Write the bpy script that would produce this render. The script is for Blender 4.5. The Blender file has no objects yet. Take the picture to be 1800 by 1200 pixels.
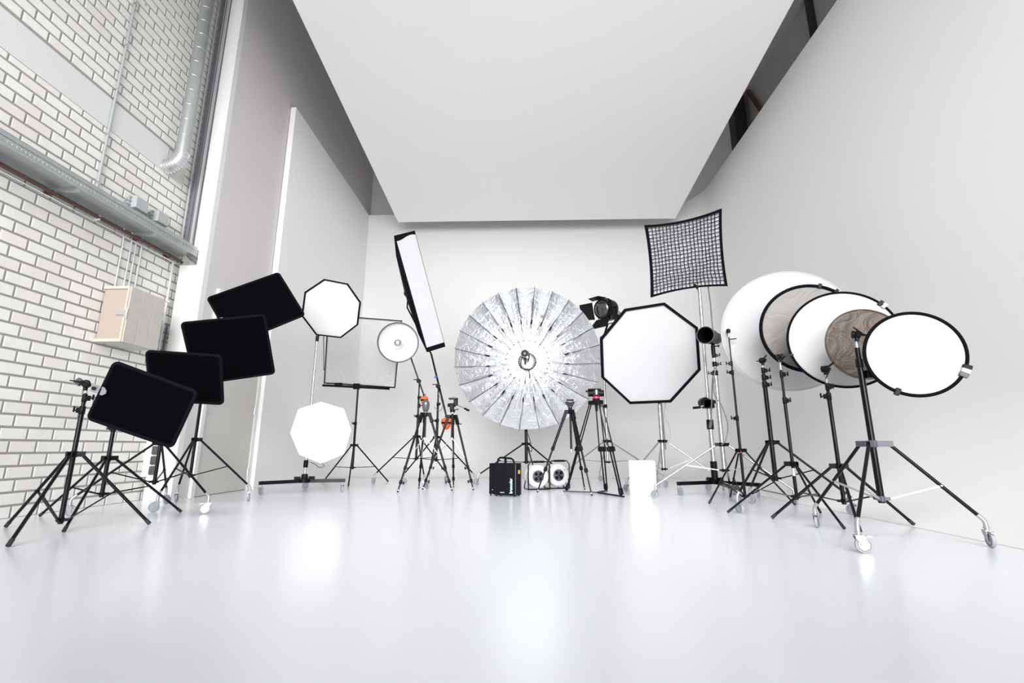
import bpy, math, random
from mathutils import Vector as V, Matrix, noise

# ------------------------------------------------------------------ camera
C = bpy.context.scene.collection
F_PX = 840.0
EYE = V((0, 0, 0.65))
PITCH = math.atan(187 / F_PX)
YAW = math.atan(25 * math.cos(PITCH) / F_PX)
cd = bpy.data.cameras.new('camera'); cam = bpy.data.objects.new('camera', cd); C.objects.link(cam)
cd.sensor_fit = 'HORIZONTAL'; cd.sensor_width = 36; cd.lens = F_PX / 1800 * 36
cd.clip_start = 0.05; cd.clip_end = 200
cam.location = EYE; cam.rotation_euler = (math.pi / 2 + PITCH, 0, YAW)
bpy.context.scene.camera = cam

# ------------------------------------------------------------------ light
sc = bpy.context.scene
sc.view_settings.view_transform = 'Standard'; sc.view_settings.look = 'None'
sc.view_settings.exposure = EXPOSURE = 0.05; sc.view_settings.gamma = 1.0; sc.view_settings.use_curve_mapping = False
w = bpy.data.worlds.new('sky'); sc.world = w; w.use_nodes = True
bg = w.node_tree.nodes['Background']; bg.inputs[0].default_value = (0.985, 0.99, 1.0, 1); bg.inputs[1].default_value = 0.35

def area(name, loc, aim, sx, sy, power, col):
    l = bpy.data.lights.new(name, 'AREA'); l.shape = 'RECTANGLE'; l.size = sx; l.size_y = sy; l.energy = power; l.color = col
    o = bpy.data.objects.new(name, l); C.objects.link(o); o.location = loc
    o.rotation_euler = (V(aim) - V(loc)).to_track_quat('-Z', 'Y').to_euler(); return o
# added area light behind the camera for assumed daylight; no window is built
area('assumed_daylight', (0.5, -15.0, 4.0), (0.2, 8, 2.4), 16, 8.0, 4600, (1.0, 0.995, 0.985))
# added fill light without a fixture, high behind the camera, lifts the far floor
fill_area = area('floor_fill', (0.2, -1.6, 6.1), (0.2, 8.6, 0.1), 8, 1.6, 185, (1.0, 0.995, 0.985))

fill_area.data.spread = math.radians(72)

# ------------------------------------------------------------------ helpers
PI = math.pi
X, Y, Z = V((1, 0, 0)), V((0, 1, 0)), V((0, 0, 1))

def at(u, v, y):
    """point of the place seen at picture point (u, v) whose depth coordinate is y"""
    fw = V((-math.sin(YAW) * math.cos(PITCH), math.cos(YAW) * math.cos(PITCH), math.sin(PITCH)))
    r = V((math.cos(YAW), math.sin(YAW), 0)); up = r.cross(fw)
    d = fw * F_PX + r * (u - 900) - up * (v - 600)
    return EYE + d * (y / d.y)
def on_plane(u, v, c, n):
    fw = at(u, v, 1.0) - EYE
    return EYE + fw * ((c - EYE).dot(n) / fw.dot(n))
def frame(az, tilt, roll=0):
    az, tilt, roll = map(math.radians, (az, tilt, roll))
    n = V((math.sin(az) * math.cos(tilt), -math.cos(az) * math.cos(tilt), math.sin(tilt)))
    ux = V((math.cos(az), math.sin(az), 0)); uz = -ux.cross(n)
    if uz.z < 0: uz = -uz
    return ux * math.cos(roll) + uz * math.sin(roll), -ux * math.sin(roll) + uz * math.cos(roll), n

def perp(d):
    d = d.normalized(); a = Z if abs(d.z) < 0.9 else X
    u = d.cross(a).normalized(); return u, d.cross(u).normalized()

class MB:
    def __init__(s): s.v = []; s.f = []
    def add(s, v, f):
        n = len(s.v); s.v += [V(p) for p in v]; s.f += [[i + n for i in q] for q in f]; return s
    def box(s, c, size, ax=None, bev=0.0):
        c = V(c); ax = ax or (X, Y, Z); h = [k / 2 for k in size]
        if bev <= 0:
            v = [c + ax[0] * h[0] * a + ax[1] * h[1] * b + ax[2] * h[2] * d for a in (-1, 1) for b in (-1, 1) for d in (-1, 1)]
            return s.add(v, [(0, 1, 3, 2), (4, 6, 7, 5), (0, 4, 5, 1), (2, 3, 7, 6), (0, 2, 6, 4), (1, 5, 7, 3)])
        # chamfered on every vertical (local Z) edge and softened top and bottom
        b = min(bev, min(h) * 0.9)
        def ring(z, k):
            x, y = h[0] - k, h[1] - k; q = b
            p = [(x, y - q), (x - q, y), (-x + q, y), (-x, y - q), (-x, -y + q), (-x + q, -y), (x - q, -y), (x, -y + q)]
            return [c + ax[0] * i + ax[1] * j + ax[2] * z for i, j in p]
        rs = [ring(-h[2], b * 0.6), ring(-h[2] + b * 0.6, 0), ring(h[2] - b * 0.6, 0), ring(h[2], b * 0.6)]
        v = sum(rs, []); f = []
        for k in range(3):
            for i in range(8): f.append((k * 8 + i, k * 8 + (i + 1) % 8, k * 8 + 8 + (i + 1) % 8, k * 8 + 8 + i))
        f.append(tuple(range(7, -1, -1))); f.append(tuple(range(24, 32)))
        return s.add(v, f)
    def tube(s, p0, p1, r0, r1=None, n=12):
        p0, p1 = V(p0), V(p1); r1 = r0 if r1 is None else r1; u, w_ = perp(p1 - p0)
        v = [p + u * (math.cos(2 * PI * i / n) * r) + w_ * (math.sin(2 * PI * i / n) * r) for p, r in ((p0, r0), (p1, r1)) for i in range(n)]
        f = [(i, (i + 1) % n, n + (i + 1) % n, n + i) for i in range(n)] + [tuple(range(n - 1, -1, -1)), tuple(range(n, 2 * n))]
        return s.add(v, f)
    def path(s, pts, r, n=8, closed=False):
        pts = [V(p) for p in pts]; m = len(pts); v = []; u = None
        for i, p in enumerate(pts):
            a = pts[(i - 1) % m] if closed or i else p; b = pts[(i + 1) % m] if closed or i < m - 1 else p
            d = (b - a).normalized()
            if u is None: u = perp(d)[0]
            u = (u - d * u.dot(d)).normalized(); w_ = d.cross(u)
            rr = r[i] if isinstance(r, (list, tuple)) else r
            v += [p + u * (math.cos(2 * PI * k / n) * rr) + w_ * (math.sin(2 * PI * k / n) * rr) for k in range(n)]
        f = []
        for i in range(m if closed else m - 1):
            j = (i + 1) % m
            f += [(i * n + k, i * n + (k + 1) % n, j * n + (k + 1) % n, j * n + k) for k in range(n)]
        if not closed: f += [tuple(range(n - 1, -1, -1)), tuple(range((m - 1) * n, m * n))]
        return s.add(v, f)
    def lathe(s, p, axis, prof, n=24, caps=True):
        p = V(p); a = V(axis).normalized(); u, w_ = perp(a); v = []
        for t, r in prof: v += [p + a * t + u * (math.cos(2 * PI * i / n) * r) + w_ * (math.sin(2 * PI * i / n) * r) for i in range(n)]
        m = len(prof); f = [(k * n + i, k * n + (i + 1) % n, (k + 1) * n + (i + 1) % n, (k + 1) * n + i) for k in range(m - 1) for i in range(n)]
        if caps: f += [tuple(range(n - 1, -1, -1)), tuple(range((m - 1) * n, m * n))]
        return s.add(v, f)
    def prism(s, poly, vec):
        poly = [V(p) for p in poly]; n = len(poly); vec = V(vec)
        return s.add(poly + [p + vec for p in poly], [tuple(range(n - 1, -1, -1)), tuple(range(n, 2 * n))] + [(i, (i + 1) % n, n + (i + 1) % n, n + i) for i in range(n)])
    def grid(s, rows):
        m, n = len(rows), len(rows[0])
        return s.add([p for r in rows for p in r], [(i * n + j, i * n + j + 1, (i + 1) * n + j + 1, (i + 1) * n + j) for i in range(m - 1) for j in range(n - 1)])
    def mesh(s, name, mat, off, smooth=35):
        me = bpy.data.meshes.new(name); me.from_pydata([p - off for p in s.v], [], s.f); me.materials.append(mat)
        if smooth:
            me.polygons.foreach_set('use_smooth', [True] * len(me.polygons)); me.set_sharp_from_angle(angle=math.radians(smooth))
        me.update(); return me
    def build(s, name, mat, parent=None, label=None, smooth=35, kind=None):
        off = V((0, 0, 0)); q = parent
        while q is not None: off += q.location; q = q.parent
        o = bpy.data.objects.new(name, s.mesh(name, mat, off, smooth)); C.objects.link(o)
        if parent is not None: o.parent = parent
        if label: o['label'] = label
        if kind: o['kind'] = kind
        return o

def thing(name, label, cat, loc, group=None):
    o = bpy.data.objects.new(name, None); C.objects.link(o); o.location = V(loc); o.empty_display_size = 0.1
    o['label'] = label; o['category'] = cat
    if group: o['group'] = group
    return o
def solid(o, t, rim=True):
    m = o.modifiers.new('thickness', 'SOLIDIFY'); m.thickness = t; m.offset = 0; m.use_rim = rim; return o

# ------------------------------------------------------------------ materials
def mat(name, col, rough=0.5, metal=0.0, spec=0.5, noise=None, bump=None, coat=0, **kw):
    m = bpy.data.materials.new(name); m.use_nodes = True; nt = m.node_tree; b = nt.nodes['Principled BSDF']
    b.inputs['Base Color'].default_value = (*col, 1); b.inputs['Roughness'].default_value = rough
    b.inputs['Metallic'].default_value = metal; b.inputs['Specular IOR Level'].default_value = spec; b.inputs['Coat Roughness'].default_value = 0.2
    if coat: b.inputs['Coat Weight'].default_value = coat
    tc = nt.nodes.new('ShaderNodeTexCoord')
    if noise:
        sc_, amt = noise; nz = nt.nodes.new('ShaderNodeTexNoise'); nz.inputs['Scale'].default_value = sc_; nz.inputs['Detail'].default_value = 5
        mp = nt.nodes.new('ShaderNodeMapRange'); mp.inputs[3].default_value = 1 - amt; mp.inputs[4].default_value = 1 + amt * 0.4
        mx = nt.nodes.new('ShaderNodeMix'); mx.data_type = 'RGBA'; mx.blend_type = 'MULTIPLY'; mx.inputs[0].default_value = 1; mx.inputs[6].default_value = (*col, 1)
        nt.links.new(tc.outputs['Object'], nz.inputs['Vector']); nt.links.new(nz.outputs[0], mp.inputs[0]); nt.links.new(mp.outputs[0], mx.inputs[7]); nt.links.new(mx.outputs[2], b.inputs['Base Color'])
    if bump:
        sc_, st, det, dist = bump; nz = nt.nodes.new('ShaderNodeTexNoise'); nz.inputs['Scale'].default_value = sc_; nz.inputs['Detail'].default_value = det
        nz.inputs['Distortion'].default_value = kw.get('distort', 0)
        bp = nt.nodes.new('ShaderNodeBump'); bp.inputs['Strength'].default_value = st; bp.inputs['Distance'].default_value = dist
        nt.links.new(tc.outputs['Object'], nz.inputs['Vector']); nt.links.new(nz.outputs[0], bp.inputs['Height']); nt.links.new(bp.outputs[0], b.inputs['Normal'])
    return m
M = {}
M['floor'] = mat('floor_resin', (0.79, 0.815, 0.872), 0.24, noise=(0.7, 0.03), spec=0.55, coat=0.15)
M['cyc'] = mat('white_wall_paint', (0.81, 0.80, 0.793), 0.7, noise=(0.5, 0.02), spec=0.2)
M['flat'] = mat('white_flat_paint', (0.94, 0.93, 0.93), 0.6, noise=(0.5, 0.02), spec=0.2)
M['canopy'] = mat('white_ceiling_panel', (0.93, 0.925, 0.92), 0.7, spec=0.2)
M['concrete'] = mat('painted_concrete', (0.69, 0.672, 0.66), 0.6, noise=(1.3, 0.05), bump=(60, 0.06, 3, 0.01), spec=0.3)
M['column'] = mat('white_column_paint', (0.84, 0.84, 0.835), 0.5, noise=(2, 0.03))
M['outer'] = mat('grey_upper_wall', (0.68, 0.665, 0.655), 0.7)
M['darkgap'] = mat('black_steel_column', (0.02, 0.018, 0.018), 0.4)
M['mortar'] = mat('grey_mortar', (0.37, 0.365, 0.345), 0.9, noise=(6, 0.1))
M['lintel'] = mat('white_lintel_paint', (0.78, 0.79, 0.785), 0.5, noise=(3, 0.02))
M['block'] = mat('cream_block', (0.70, 0.68, 0.64), 0.7, noise=(3, 0.05))
M['black'] = mat('black_powder_coat', (0.004, 0.004, 0.006), 0.13, spec=0.22)
M['blackplastic'] = mat('black_plastic', (0.005, 0.005, 0.0065), 0.38, spec=0.16)
M['fabric'] = mat('black_flag_fabric', (0.0018, 0.0018, 0.0026), 1.0, spec=0.02)
M['fabricedge'] = mat('black_flag_binding', (0.0045, 0.005, 0.0075), 0.9, spec=0.06)
M['blackcloth'] = mat('black_nylon', (0.003, 0.003, 0.006), 0.75, spec=0.08, bump=(25, 0.2, 3, 0.02))
M['chrome'] = mat('chrome_steel', (0.58, 0.58, 0.60), 0.2, 1.0)
M['zinc'] = mat('zinc_metal', (0.72, 0.74, 0.75), 0.38, 0.9)
M['galv'] = mat('galvanised_sheet', (0.52, 0.55, 0.56), 0.4, 0.75, noise=(9, 0.12))
M['alu'] = mat('satin_aluminium', (0.78, 0.78, 0.80), 0.3, 0.9)
M['greymetal'] = mat('grey_enamel', (0.085, 0.085, 0.105), 0.4)
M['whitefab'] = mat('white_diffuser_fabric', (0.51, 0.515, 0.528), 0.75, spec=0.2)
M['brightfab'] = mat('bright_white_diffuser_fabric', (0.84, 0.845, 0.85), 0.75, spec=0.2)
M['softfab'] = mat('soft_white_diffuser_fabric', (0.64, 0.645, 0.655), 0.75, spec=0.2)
M['dishwhite'] = mat('white_dish_enamel', (0.76, 0.76, 0.78), 0.35)
M['whitefab2'] = mat('white_crinkled_fabric', (0.54, 0.545, 0.57), 0.7, spec=0.2, bump=(7, 0.35, 4, 0.05), distort=1.0)
M['gridfab'] = mat('lilac_white_diffuser', (0.80, 0.77, 0.83), 0.5, bump=(14, 0.8, 4, 0.05), distort=1.5)
M['silverlin'] = mat('silver_sheet_crinkled', (0.155, 0.145, 0.137), 0.45, 0.2, bump=(3, 0.25, 5, 0.04), distort=2.5)
M['bronze'] = mat('bronze_foil_reflector', (0.068, 0.052, 0.041), 0.42, 0.25, bump=(5, 0.8, 7, 0.04), distort=1.0)
M['tyre'] = mat('grey_rubber_tyre', (0.36, 0.37, 0.41), 0.5)
M['castwhite'] = mat('bright_zinc_caster', (0.46, 0.48, 0.50), 0.32, 0.7)
M['rubber'] = mat('black_rubber', (0.02, 0.02, 0.02), 0.7)
M['red'] = mat('red_ring', (0.55, 0.02, 0.05), 0.35)
M['orange'] = mat('orange_vinyl_sandbag', (0.85, 0.13, 0.02), 0.5, bump=(12, 0.3, 3, 0.03))
M['blue'] = mat('blue_tape', (0.02, 0.12, 0.55), 0.5)
M['yellow'] = mat('yellow_sticker', (0.9, 0.55, 0.03), 0.5)
M['case'] = mat('black_anodised_case', (0.005, 0.0055, 0.008), 0.6, spec=0.1)
M['print'] = mat('pale_cyan_print', (0.62, 0.85, 0.90), 0.6)
M['cyanhandle'] = mat('pale_cyan_handle_inner', (0.35, 0.60, 0.64), 0.5)
M['reelwhite'] = mat('white_reel_plastic', (0.60, 0.60, 0.62), 0.35)
M['socketgrey'] = mat('dark_grey_socket', (0.075, 0.08, 0.09), 0.5)
M['foam'] = mat('white_foam_board', (0.78, 0.79, 0.79), 0.8, noise=(8, 0.02))
M['foamside'] = mat('grey_foam_side', (0.62, 0.63, 0.64), 0.8)
M['ply'] = mat('tan_plywood', (0.47, 0.395, 0.34), 0.6, noise=(14, 0.10))
M['pine'] = mat('pale_pine_edge', (0.66, 0.585, 0.49), 0.6, noise=(20, 0.08))
M['greywood'] = mat('grey_washed_board', (0.60, 0.575, 0.535), 0.7, noise=(11, 0.12))
M['brownpipe'] = mat('brown_painted_pipe', (0.10, 0.045, 0.035), 0.4)
M['conduit'] = mat('grey_plastic_conduit', (0.42, 0.44, 0.45), 0.5)
M['lightconduit'] = mat('pale_grey_conduit', (0.66, 0.68, 0.68), 0.5)
M['darkcable'] = mat('dark_grey_cable', (0.16, 0.16, 0.19), 0.5)
M['yellowgreen'] = mat('yellow_green_earth_cable', (0.62, 0.72, 0.12), 0.5)
M['jbox'] = mat('grey_junction_box', (0.48, 0.50, 0.52), 0.5)
M['door'] = mat('cream_door_paint', (0.66, 0.64, 0.61), 0.45, spec=0.4)
M['doorframe'] = mat('pale_green_white_frame', (0.80, 0.82, 0.79), 0.45)
M['lens'] = mat('dark_glass_lens', (0.03, 0.03, 0.035), 0.06, spec=1.0, coat=1)
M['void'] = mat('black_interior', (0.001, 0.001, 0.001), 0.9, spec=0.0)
M['greenplate'] = mat('dark_green_plate', (0.03, 0.10, 0.07), 0.5)

def brick_mat(name, base, stain):
    m = mat(name, base, 0.75, spec=0.25, bump=(40, 0.15, 4, 0.01)); nt = m.node_tree; b = nt.nodes['Principled BSDF']
    geo = nt.nodes.new('ShaderNodeNewGeometry')
    nz = nt.nodes.new('ShaderNodeTexNoise'); nz.inputs['Scale'].default_value = 3.1; nz.inputs['Detail'].default_value = 3
    n2 = nt.nodes.new('ShaderNodeTexNoise'); n2.inputs['Scale'].default_value = 1.9; n2.inputs['Detail'].default_value = 6
    for n in (nz, n2): nt.links.new(geo.outputs['Position'], n.inputs['Vector'])
    r = nt.nodes.new('ShaderNodeMapRange'); r.inputs[1].default_value = stain; r.inputs[2].default_value = stain + 0.02
    nt.links.new(nz.outputs[0], r.inputs[0])
    r2 = nt.nodes.new('ShaderNodeMapRange'); r2.inputs[1].default_value = 0.3; r2.inputs[2].default_value = 0.7; r2.inputs[3].default_value = 0.94; r2.inputs[4].default_value = 1.03
    nt.links.new(n2.outputs[0], r2.inputs[0])
    mx = nt.nodes.new('ShaderNodeMix'); mx.data_type = 'RGBA'; mx.blend_type = 'MULTIPLY'; mx.inputs[0].default_value = 1; mx.inputs[6].default_value = (*base, 1)
    nt.links.new(r2.outputs[0], mx.inputs[7])
    m2 = nt.nodes.new('ShaderNodeMix'); m2.data_type = 'RGBA'; m2.inputs[7].default_value = (0.50, 0.30, 0.13, 1)
    nt.links.new(r.outputs[0], m2.inputs[0]); nt.links.new(mx.outputs[2], m2.inputs[6]); nt.links.new(m2.outputs[2], b.inputs['Base Color'])
    return m
M['brick'] = brick_mat('white_grey_brick', (0.90, 0.885, 0.85), 0.74)
M['brickb'] = brick_mat('cream_grey_brick', (0.86, 0.835, 0.80), 0.715)

def foil():
    m = mat('silver_umbrella_foil', (0.80, 0.82, 0.86), 0.28, 0.97); nt = m.node_tree; b = nt.nodes['Principled BSDF']
    tc = nt.nodes.new('ShaderNodeTexCoord')
    a = nt.nodes.new('ShaderNodeTexNoise'); a.inputs['Scale'].default_value = 9; a.inputs['Detail'].default_value = 6; a.inputs['Distortion'].default_value = 1.5
    v = nt.nodes.new('ShaderNodeTexVoronoi'); v.inputs['Scale'].default_value = 14; v.feature = 'DISTANCE_TO_EDGE'
    nt.links.new(tc.outputs['Object'], a.inputs['Vector'])
    nt.links.new(a.outputs['Color'], v.inputs['Vector'])
    bp = nt.nodes.new('ShaderNodeBump'); bp.inputs['Strength'].default_value = 0.45; bp.inputs['Distance'].default_value = 0.03
    nt.links.new(a.outputs[0], bp.inputs['Height']); nt.links.new(bp.outputs[0], b.inputs['Normal'])
    return m
M['foil'] = foil()

def sheer():
    m = bpy.data.materials.new('grey_translucent_sheet'); m.use_nodes = True; nt = m.node_tree; nt.nodes.clear()
    out = nt.nodes.new('ShaderNodeOutputMaterial'); mx = nt.nodes.new('ShaderNodeMixShader'); mx.inputs[0].default_value = 0.34
    tr = nt.nodes.new('ShaderNodeBsdfTransparent'); tr.inputs[0].default_value = (0.82, 0.84, 0.84, 1)
    p = nt.nodes.new('ShaderNodeBsdfPrincipled'); p.inputs['Base Color'].default_value = (0.72, 0.74, 0.74, 1); p.inputs['Roughness'].default_value = 0.3
    tc = nt.nodes.new('ShaderNodeTexCoord'); nz = nt.nodes.new('ShaderNodeTexNoise'); nz.inputs['Scale'].default_value = 3; nz.inputs['Distortion'].default_value = 2; nz.inputs['Detail'].default_value = 3
    bp = nt.nodes.new('ShaderNodeBump'); bp.inputs['Strength'].default_value = 0.6; bp.inputs['Distance'].default_value = 0.08
    nt.links.new(tc.outputs['Object'], nz.inputs['Vector']); nt.links.new(nz.outputs[0], bp.inputs['Height']); nt.links.new(bp.outputs[0], p.inputs['Normal'])
    nt.links.new(tr.outputs[0], mx.inputs[1]); nt.links.new(p.outputs[0], mx.inputs[2]); nt.links.new(mx.outputs[0], out.inputs[0])
    return m
M['sheer'] = sheer()

# ------------------------------------------------------------------ the hall
BW = -4.91      # brick wall plane
CW = -4.50      # concrete wall plane
LX = -4.39      # inner face of the low white side wall
RX = 4.60       # inner face of the white wall with coves
CY = 12.27       # white end wall
CH = 7.06       # height of the white walls
COVE = 1.35
def struct(o, label=None):
    o['kind'] = 'structure'
    if label: o['label'] = label
    return o

struct(MB().box((0.7, 4.1, -0.1), (14.4, 18.2, 0.2)).build('floor', M['floor'], smooth=0), 'glossy white resin studio floor')
# white cove wall: end wall + side wall with curved foot and curved upright corner
def cove_wall():
    mb = MB(); path = []                      # plan path of the wall foot line with outward direction
    path.append((V((LX, CY, 0)), V((0, 1, 0))))
    path.append((V((RX - COVE, CY, 0)), V((0, 1, 0))))
    for k in range(1, 12):
        a = PI / 2 * k / 12; c = V((RX - COVE, CY - COVE, 0)); d = V((math.sin(a), math.cos(a), 0)); path.append((c + d * COVE, d))
    path.append((V((RX, CY - COVE, 0)), V((1, 0, 0)))); path.append((V((RX, -5.0, 0)), V((1, 0, 0))))
    prof = [(COVE * 0.999, 0.0015)] + [(COVE * (1 - math.sin(a)), COVE * (1 - math.cos(a)) + 0.0015) for a in [PI / 2 * k / 12 for k in range(1, 13)]] + [(0, CH), (-0.12, CH), (-0.12, 0.0)]
    mb.grid([[p - d * o + Z * h for o, h in prof] for p, d in path]); return mb
struct(cove_wall().build('wall_cove', M['cyc'], smooth=40), 'white studio wall curving into floor')
struct(MB().box((LX - 0.05, (7.89 + CY + 0.12) / 2, CH / 2), (0.1, CY + 0.12 - 7.89, CH)).build('wall_left_white', M['flat'], smooth=0), 'low white side wall')
struct(MB().box((CW - 0.15, (6.302 + 12.75) / 2, 5.4), (0.3, 6.448, 10.8)).build('wall_left_concrete', M['concrete'], smooth=0), 'painted concrete wall')
struct(MB().box((1.0, 12.85, 5.4), (11.6, 0.3, 10.8)).build('wall_back', M['concrete'], smooth=0), 'upper concrete end wall')
wr = struct(MB().box((6.75, 4.0, 5.4), (0.3, 18.0, 10.8)).build('wall_right_upper', M['outer'], smooth=0), 'dark upper side wall beyond the white wall')
struct(MB().box((6.28, 12.5, 8.9), (0.34, 0.36, 3.75)).build('trim_steel_column', M['darkgap'], smooth=0), 'black steel column in the upper corner')
struct(MB().box((6.54, 9.2, 8.9), (0.10, 0.14, 3.75)).build('trim_steel_post', M['darkgap'], smooth=0), 'thin black steel post')
struct(MB().tube((6.5, 12.15, 10.75), (6.5, 11.05, 8.6), 0.06, n=8).build('trim_steel_brace', M['brownpipe']), 'brown diagonal steel brace')
struct(MB().box((0.7, 4.0, 10.9), (14.4, 18.2, 0.2)).build('ceiling', M['outer'], smooth=0), 'dark roof over the hall')
struct(MB().box((0.7, -5.1, 8.6), (14.4, 0.2, 4.5)).build('wall_rear_light_block', M['cyc'], smooth=0), 'unseen wall slab added to keep light out of the upper hall')  # added out of view, blocks light coming in above the canopy

# hanging canopy panel (slopes down towards the end wall)
ck = 0.087
def canopy_pt(x, y): return V((x, y, 6.495 + (11.6 - y) * ck))
cp = MB(); cp.prism([canopy_pt(-3.36, 11.6), canopy_pt(3.93, 11.6), canopy_pt(3.93, 0.4), canopy_pt(-3.36, 0.4)], (0, 0, 0.06))
o = cp.build('ceiling_canopy', M['canopy'], smooth=0); struct(o, 'large white suspended ceiling panel')
hr = MB()
for xx in (-2.7, 3.3):
    for yy in (2.5, 6.5, 10.9):
        p = canopy_pt(xx, yy); hr.tube(p + Z * 0.05, V((xx, yy, 10.85)), 0.008, n=6)
hr.build('hanging_rod', M['zinc'], o, kind='stuff')

# brick wall ---------------------------------------------------------------
wl = struct(MB().box((BW - 0.152, 0.7, 5.4), (0.29, 11.2, 10.8)).build('wall_left', M['mortar'], smooth=0), 'white-grey brick wall')
random.seed(4)
PH, PL = 0.1215, 0.262
bricks = []
row = 0
z = 0.004
while z < 8.6:
    y = 2.55 + (PL / 2 if row % 2 else 0) + (0.02 if row % 3 == 0 else 0)
    while y < 6.28:
        y1 = min(y + PL - 0.023, 6.28)
        zc = z + PH / 2; yc = (y + y1) / 2
        hh = PH - 0.022
        if yc < 6.0 and z < 4.325 < z + PH: hh = 4.322 - z
        skip = (z > 4.30 and zc < 4.72 and yc < 6.0) or hh < 0.02
        if y1 - y > 0.03 and not skip: bricks.append((y, y1, z, hh))
        y += PL
    z += PH; row += 1
def vis(b):
    y, y1, zz, hh = b; p = V((BW, (y + y1) / 2, zz + PH / 2)) - EYE
    fw = V((-math.sin(YAW) * math.cos(PITCH), math.cos(YAW) * math.cos(PITCH), math.sin(PITCH))); r = V((math.cos(YAW), math.sin(YAW), 0)); up = r.cross(fw)
    d = p.dot(fw)
    if d < 0.3: return -1
    u, v = 900 + F_PX * p.dot(r) / d, 600 - F_PX * p.dot(up) / d
    if u < -25 or v < -20: return -1
    return 1 / d ** 3 * abs(p.x)
bricks.sort(key=lambda b: -vis(b))
def brick_mb(mb, y, y1, zz, h, x=BW):
    c = 0.003; a = (y, zz), (y1, zz), (y1, zz + h), (y, zz + h)
    b = (y + c, zz + c), (y1 - c, zz + c), (y1 - c, zz + h - c), (y + c, zz + h - c)
    v = [V((x - 0.012, p, q)) for p, q in a] + [V((x - 0.002, p, q)) for p, q in a] + [V((x, p, q)) for p, q in b]
    f = [(8, 9, 10, 11)] + [(i, (i + 1) % 4, 4 + (i + 1) % 4, 4 + i) for i in range(4)] + [(4 + i, 4 + (i + 1) % 4, 8 + (i + 1) % 4, 8 + i) for i in range(4)]
    mb.add(v, f)
cache = {}
for y, y1, zz, hh in bricks[:300]:
    key = (round(y1 - y, 3), random.random() < 0.3, round(hh, 4))
    if key not in cache:
        t = MB(); brick_mb(t, 0, y1 - y, 0, hh, 0); cache[key] = t.mesh('brick', M['brickb' if key[1] else 'brick'], V((0, 0, 0)), 0)
    ob = bpy.data.objects.new('brick', cache[key]); C.objects.link(ob); ob.parent = wl; ob.location = (BW + random.uniform(-0.0015, 0.0015), y, zz)
rest = MB()
for y, y1, zz, hh in bricks[300:]: brick_mb(rest, y, y1, zz, hh, BW + random.uniform(-0.0015, 0.0015))
rest.build('brick_courses', M['brick'], wl, smooth=0, kind='stuff')
MB().box((BW - 0.013, 4.1, 4.515), (0.03, 3.26, 0.375)).build('lintel_band', M['lintel'], wl, smooth=0, label='white painted lintel')
MB().box((BW - 0.012, 5.915, 4.50), (0.026, 0.34, 0.37)).build('lintel_block', M['block'], wl, smooth=0, label='cream end block of the lintel')
# column beside the brick
co = MB(); co.prism([V((x_, 6.2, z_)) for x_, z_ in ((CW - 0.36, 0), (CW, 0), (CW, 10.75), (CW - 0.20, 10.75), (CW - 0.20, 3.28), (CW - 0.12, 3.28), (CW - 0.12, 3.16), (CW - 0.36, 3.16))], (0, 0.1, 0))
struct(co.build('trim_column', M['column'], smooth=0), 'white column face beside the brick wall')

# door in the concrete wall
dr = struct(MB().box((CW + 0.012, 7.20, 1.43), (0.03, 1.22, 2.84)).build('door_1', M['door'], smooth=0), 'tall cream door')
fr = MB(); fr.box((CW + 0.02, 6.55, 1.46), (0.05, 0.07, 2.92)); fr.box((CW + 0.02, 7.845, 1.46), (0.05, 0.07, 2.92)); fr.box((CW + 0.02, 7.20, 2.89), (0.05, 1.22, 0.07))
struct(fr.build('door_frame', M['doorframe'], smooth=0), 'pale door frame')
for zz in (0.28, 1.24, 2.3): MB().tube((CW + 0.036, 7.80, zz - 0.06), (CW + 0.036, 7.80, zz + 0.06), 0.012, n=8).build('hinge', M['zinc'], dr)
hd = MB().box((CW + 0.032, 6.68, 1.24), (0.012, 0.05, 0.24)); hd.tube((CW + 0.03, 6.68, 1.29), (CW + 0.09, 6.68, 1.29), 0.011, n=8); hd.tube((CW + 0.085, 6.675, 1.29), (CW + 0.085, 6.81, 1.29), 0.011, n=8)
hd.build('door_handle', M['zinc'], dr)

# ------------------------------------------------------------------ services on the brick wall
t = thing('cable_tray', 'long perforated grey steel cable tray running along the brick wall', 'cable tray', (BW, 4.3, 3.27))
b = MB(); b.box((-4.755, 4.3, 3.27), (0.30, 3.7, 0.006)); b.box((-4.608, 4.3, 3.285), (0.004, 3.7, 0.035)); b.box((-4.608, 4.3, 3.37), (0.004, 3.7, 0.05)); b.box((-4.902, 4.3, 3.33), (0.004, 3.7, 0.12))
b.box((-4.612, 4.3, 3.397), (0.012, 3.7, 0.006))
for k in range(93):                                   # webs between the slots of the flange
    yy = 2.46 + k * 0.04; b.box((-4.608, yy, 3.325), (0.004, 0.031, 0.05))
b.build('tray_channel', M['galv'], t, smooth=0)
for yy in (3.3, 4.35, 5.4): MB().box((-4.76, yy, 3.25), (0.30, 0.04, 0.035)).build('bracket', M['galv'], t, smooth=0)
def wirepath(pts, r, name, m, parent, n=6):
    # smooth by Catmull-Rom
    P = [V(p) for p in pts]; P = [P[0] * 2 - P[1]] + P + [P[-1] * 2 - P[-2]]; out = []
    for i in range(1, len(P) - 2):
        for k in range(8):
            t_ = k / 8; a, b_, c, d = P[i - 1:i + 3]
            out.append(0.5 * ((2 * b_) + (c - a) * t_ + (2 * a - 5 * b_ + 4 * c - d) * t_ ** 2 + (3 * b_ - a - 3 * c + d) * t_ ** 3))
    out.append(P[-2]); mb = MB(); mb.path(out, r, n)
    return mb.build(name, m, parent, smooth=60) if name else mb
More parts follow.
